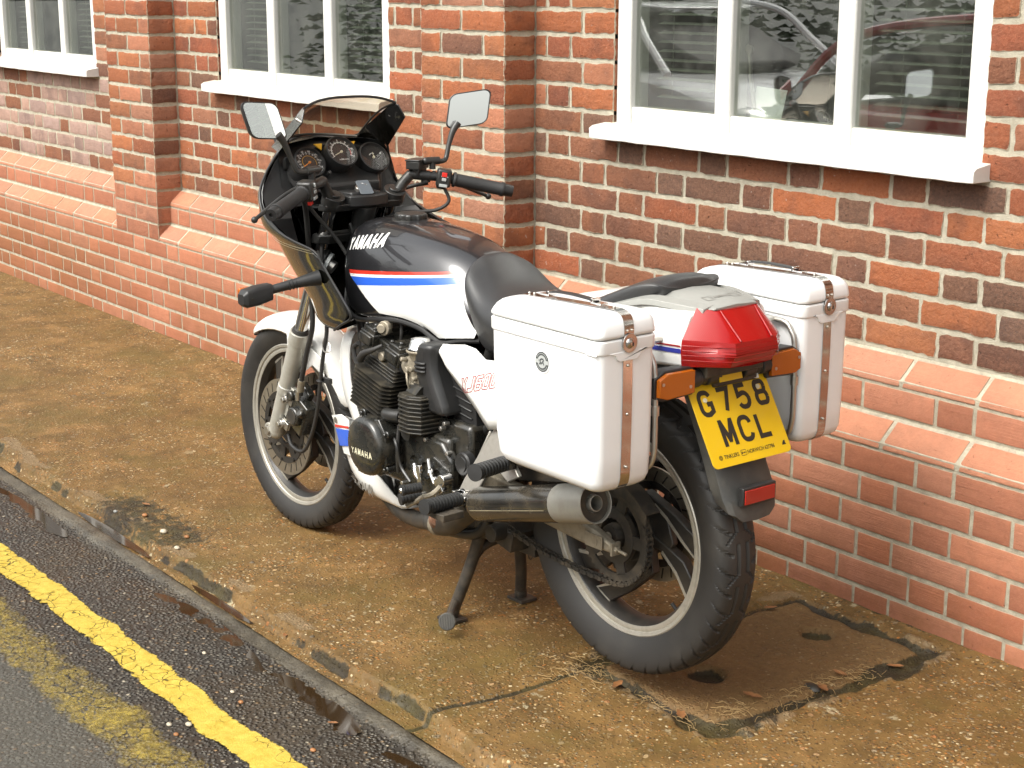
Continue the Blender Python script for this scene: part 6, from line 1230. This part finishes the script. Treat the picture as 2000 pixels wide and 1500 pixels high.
# ---- cables and hoses ----
for pts, r, nm, mt_ in (([(1.07, .20, 1.03), (1.12, .16, .98), (1.16, .13, .88), (1.17, .12, .74), (1.172, .118, .655), (1.215, .112, .57), (1.252, .108, .490), (1.268, .104, .44)], .0072, 'brake_hose', 'rubber'), ([(1.14, .10, .95), (1.12, .115, .80), (1.098, .118, .669), (1.118, .118, .59), (1.141, .116, .508), (1.17, .11, .42), (1.215, .104, .335), (1.27, .10, .275), (1.33, .10, .277), (1.365, .09, .300)], .0056, 'speedometer_cable', 'rubber'),
                   ([(1.07, -.20, 1.03), (1.10, -.16, 1.02), (1.14, -.10, .99), (1.16, -.06, .9)], .0055, 'brake_hose', 'rubber'), ([(1.02, -.215, 1.025), (1.005, -.222, .985), (1.03, -.19, .960), (1.08, -.12, .955), (1.12, -.06, .93)], .0048, 'throttle_cable', 'rubber'), ([(1.035, .215, 1.03), (1.07, .17, .985), (1.06, .10, .90), (1.02, .07, .82)], .005, 'clutch_cable', 'rubber')):
    g = G(); g.tube(pts, r, 10, 6); part(g, nm, mt_)
g = G(); g.cyl((1.2545, .107, .486), (1.268, .104, .452), .0105, n=18); part(g, 'hose_union', 'alu_dirty'); g = G(); g.cyl((1.270, .110, .452), (1.276, .108, .425), .0075, n=14); part(g, 'hose_joint', 'steel'); g = G(); g.lathe([(.006, -.003), (.012, 0), (.006, .003)], V3(1.141, .116, .508), (.2, 0, -1), 16); g.box((1.125, .105, .510), (.035, .012, .014)); part(g, 'cable_guide', 'black_plastic'); g = G(); g.tube([(1.112, .118, .632), (1.098, .112, .618), (1.085, .118, .602), (1.10, .126, .598), (1.116, .122, .612), (1.112, .118, .632)], .0022, 6); part(g, 'cable_clip', 'steel')
g = G(); g.cyl((1.15, .085, .83), (1.17, .105, .845), .036, .034, n=32); hn = part(g, 'horn', 'black_satin', bevel=.003); g = G(); g.cyl((1.13, .07, .815), (1.15, .085, .83), .018, n=20); part(g, 'horn_magnet', 'steel', hn)
g = G(); g.cyl((1.148, .083, .828), (1.142, .077, .824), .031, n=32); part(g, 'horn_rim', 'badge_silver', hn)
g = G(); g.cyl((.772, .145, .722), (.768, .160, .722), .019, n=10); g.cyl((.772, .16, .722), (.767, .168, .722), .012, n=18); g.box((.778, .13, .70), (.006, .012, .06)); part(g, 'petrol_tap', 'alu_dirty', bevel=.002)
g = G(); g.box((.985, .0, .80), (.10, .06, .06)); g.box((1.02, .06, .755), (.05, .03, .015)); g.cyl((1.015, .075, .76), (1.015, .075, .785), .007, n=6); g.cyl((.735, .165, .66), (.735, .192, .66), .012, n=18); part(g, 'coil_and_bracket', 'alu_dirty', bevel=.003)
# ---------------- across the road: what the panes and mirrors reflect ----------------
def car(name, loc, rz, mat, label, h=1.42, L=4.1):
    root = thing(empty(name, loc, rz), label, 'car'); prof = [(-L/2, .35, .62), (-L/2+.02, .82, .80), (-L*.44, 1.02, .82), (-L*.34, h-.08, .62), (-L*.1, h, .60), (L*.08, h-.04, .60), (L*.24, 1.0, .80), (L*.44, .78, .82), (L/2, .62, .78), (L/2, .3, .70)]
    def ring(x, zt, w, zb=.28): return [(x, -w*.9, zb), (x, -w*1.02, (zb+min(zt, .85))/2), (x, -w, min(zt, .9)-.03), (x, -w*.85 if zt > 1 else -w*.9, zt), (x, w*.85 if zt > 1 else w*.9, zt), (x, w, min(zt, .9)-.03), (x, w*1.02, (zb+min(zt, .85))/2), (x, w*.9, zb)]
    lower = [(-L/2, .75, .72), (-L*.47, .92, .83), (-L*.3, .98, .86), (0, .98, .87), (L*.25, .97, .86), (L*.42, .86, .83), (L*.49, .70, .76), (L/2, .5, .70)]
    g = G(); g.loft([[(x, -w*.92, .25), (x, -w, .42), (x, -w*1.01, .68 if zt > .7 else zt-.02), (x, -w*.93, zt-.02), (x, -w*.8, zt), (x, w*.8, zt), (x, w*.93, zt-.02), (x, w*1.01, .68 if zt > .7 else zt-.02), (x, w, .42), (x, w*.92, .25)] for x, zt, w in lower]); g.build('body', mat, root, sub=1, angle=60)
    g = G(); g.loft([[(x, -w, zb), (x, -w*.86, zt), (x, w*.86, zt), (x, w, zb)] for x, zb, zt, w in ((-L*.42, .95, .97, .74), (-L*.33, .95, h-.1, .74), (-L*.1, .95, h-.03, .76), (L*.08, .95, h-.05, .76), (L*.26, .95, .97, .76))]); g.build('windows', 'gauge_face', root, sub=1)
    g = G(); g.loft([[(x, -.62, z), (x, -.60, z+.03), (x, .60, z+.03), (x, .62, z)] for x, z in ((-L*.34, h-.14), (-L*.2, h-.02), (L*.0, h), (L*.09, h-.05))]); g.build('roof', mat, root, sub=1)
    for s in (1, -1):
        g = G(); g.tube([(L*.27, s*.74, .96), (L*.17, s*.69, 1.18), (L*.08, s*.63, h-.04), (-L*.1, s*.63, h), (-L*.33, s*.63, h-.12), (-L*.42, s*.72, .96)], .028, 8); g.build('pillar', mat, root)
        for x in (-L*.31, L*.31):
            g = G(); g.cyl((x, s*.70, .30), (x, s*.88, .30), .30, n=32); w = g.build('wheel', 'rubber', root, bevel=.02); g = G(); g.cyl((x, s*.86, .30), (x, s*.89, .30), .19, n=24); g.build('hubcap', 'alu', w, bevel=.01)
        g = G(); g.sphere((L*.455, s*.55, .70), .12, (1, 1.3, .75)); g.build('headlight', 'chrome', root)
        g = G(); g.sphere((L*.19, s*.96, 1.0), .10, (.5, 1, .75)); g.build('wing_mirror', mat, root)
    return root
car('parked_car', (-7.4, -5.3, -.03), R_(14), 'car_white', 'white hatchback parked across the road, reflected in the window')
car('parked_car', (-2.75, -4.05, -.03), R_(2), 'car_red', 'red hatchback parked across the road, reflected in the window')
g = G(); R2 = random.Random(3)
for i in range(15000):
    x = R2.uniform(-22, 6); top = 3.0+1.0*math.sin(x*.9)+.7*math.sin(x*2.3); z = R2.uniform(0, top); y = -11.0+R2.uniform(-1.2, 1.2)*(1-z/(top+1.5)); s = R2.uniform(.05, .13)
    q = Matrix.Rotation(R2.uniform(0, 6.3), 3, 'Z') @ Matrix.Rotation(R2.uniform(-1.2, 1.2), 3, 'X'); g.add([Vector((x, y, z))+q @ Vector(p) for p in ((-s, 0, 0), (0, -s*.5, .03), (s, 0, 0), (0, s*.5, .03))], [(0, 1, 2, 3)])
thing(g.build('hedge', 'hedge', flat=True, fixn=False), 'tall dark green hedge across the road', 'hedge', kind='stuff')
# ---------------- debris on the pavement ----------------
g = G(); R3 = random.Random(11)
def wisp(x, y, n, sx, sy, ln):
    for _ in range(n):
        cx, cy = x+R3.gauss(0, sx), y+R3.gauss(0, sy); a = R3.uniform(0, 6.28); l = R3.uniform(.3, 1)*ln; z = float(pavez(np.array([cx]), np.array([cy]))[0])+.003; p = []
        for k in range(4): p.append((cx+math.cos(a)*l*k/3, cy+math.sin(a)*l*k/3, z+R3.uniform(0, .007)*(1 if k in (1, 2) else .6))); a += R3.uniform(-.22, .22)
        g.tube(p, R3.uniform(.0004, .0008), 4, 2)
wisp(-.865, -.80, 90, .04, .05, .05); wisp(-.84, -.72, 40, .03, .04, .045); wisp(-.452, -.50, 70, .016, .10, .035); wisp(-.485, -.70, 45, .02, .03, .04); wisp(-.62, -.79, 50, .06, .012, .045); wisp(-.445, -.32, 30, .012, .05, .04)
thing(g.build('dead_grass', 'straw', fixn=False), 'dry straw and grass wisps in the slab joint', 'dead grass', kind='stuff')
leafpos = [(-.735, -.815, .022, 'orange leaf scrap beside the straw by the rear wheel'), (-.452, -.44, .024, 'dead leaf in the slab joint, middle of the right side'), (-.47, -.36, .020, 'crumpled dead leaf in the slab joint nearer the wall'), (-.508, -.61, .024, 'curled brown leaf at the front right corner of the slab joint'), (-.565, -.775, .026, 'brown leaf in the joint at the front of the slab'), (-.44, -.20, .020, 'reddish leaf near the back right corner of the slab'), (-.845, -.20, .018, 'leaf at the back left corner of the slab'), (-.655, -.225, .016, 'brown leaf lying in the further lifting hole'), (-1.50, -1.245, .016, 'small reddish leaf on the kerb edge below the front wheel'), (-2.62, -1.10, .016, 'small brown leaf left of the broken pavement edge'), (-1.02, -1.40, .012, 'yellow leaf scrap in the gutter puddle')]
for x, y, s, lb in leafpos:
    g = G(); a = R3.uniform(0, 6.28); n = 9; pts = []
    base = Vector((x, y, float(pavez(np.array([x]), np.array([y]))[0]) if y > -1.28 else float(roadz(np.array([x]), np.array([y]))[0])))+Vector((0, 0, .006))
    rows = []
    for i in range(n):
        t_ = i/(n-1); w = s*.42*math.sin(math.pi*min(1, t_*.93+.04))**.8*(1+R3.uniform(-.18, .18)); rows.append([base+rotm('Z', math.degrees(a)) @ Vector((s*(t_-.5)*2, k*w, .35*abs(k)*w+.25*s*(t_-.5)**2*2+R3.uniform(0, .001))) for k in (-1, -.5, 0, .5, 1)])
    g.loft(rows, closed=False); thing(g.build('dead_leaf', 'leaf', angle=80, fixn=False), lb, 'leaf', 'dead leaves on the ground')
for x, y, s, m_, lb in ((-2.35, -1.17, .020, 'peb_cream', 'cream pebble in the broken pavement edge, leftmost'), (-2.28, -1.13, .014, 'peb_orange', 'orange pebble beside the cream one in the broken pavement edge'), (-2.20, -1.20, .016, 'peb_cream', 'pale pebble at the right of the broken pavement edge'), (-2.52, -1.15, .016, 'peb_orange', 'rusty pebble in the middle of the broken pavement edge'), (-2.62, -1.20, .013, 'peb_grey', 'grey pebble at the far end of the broken pavement edge'), (-1.21, -1.655, .014, 'peb_cream', 'cream pebble touching the far side of the solid yellow line'), (-1.235, -1.69, .012, 'peb_cream', 'cream pebble between the two yellow lines'), (-1.18, -1.70, .011, 'peb_orange', 'orange pebble between the two yellow lines'), (-1.53, -1.455, .010, 'peb_cream', 'small white pebble between kerb and yellow line, upper'), (-1.30, -1.50, .010, 'peb_cream', 'small white pebble between kerb and yellow line, middle'), (-1.24, -1.51, .011, 'peb_orange', 'orange pebble between kerb and yellow line'), (-.935, -1.50, .012, 'peb_orange', 'orange pebble near the yellow line at the bottom edge')):
    g = G(); z = float(pavez(np.array([x]), np.array([y]))[0]) if y > -1.28 else float(roadz(np.array([x]), np.array([y]))[0]); g.sphere((x, y, z+s*.25), s*.6, (1.15, .85, .55), 12, 8); thing(g.build('pebble', m_), lb, 'pebble', 'loose pebbles')
g = G(); g.box((-.53, -.40, -.010), (.03, .02, .010), rotm('Z', 30)); g.sphere((-.47, -.455, -.004), .020, (1.2, .8, .5), 10, 6); thing(g.build('tar_lump', 'plate_black'), 'small black lump in the slab joint', 'lump')
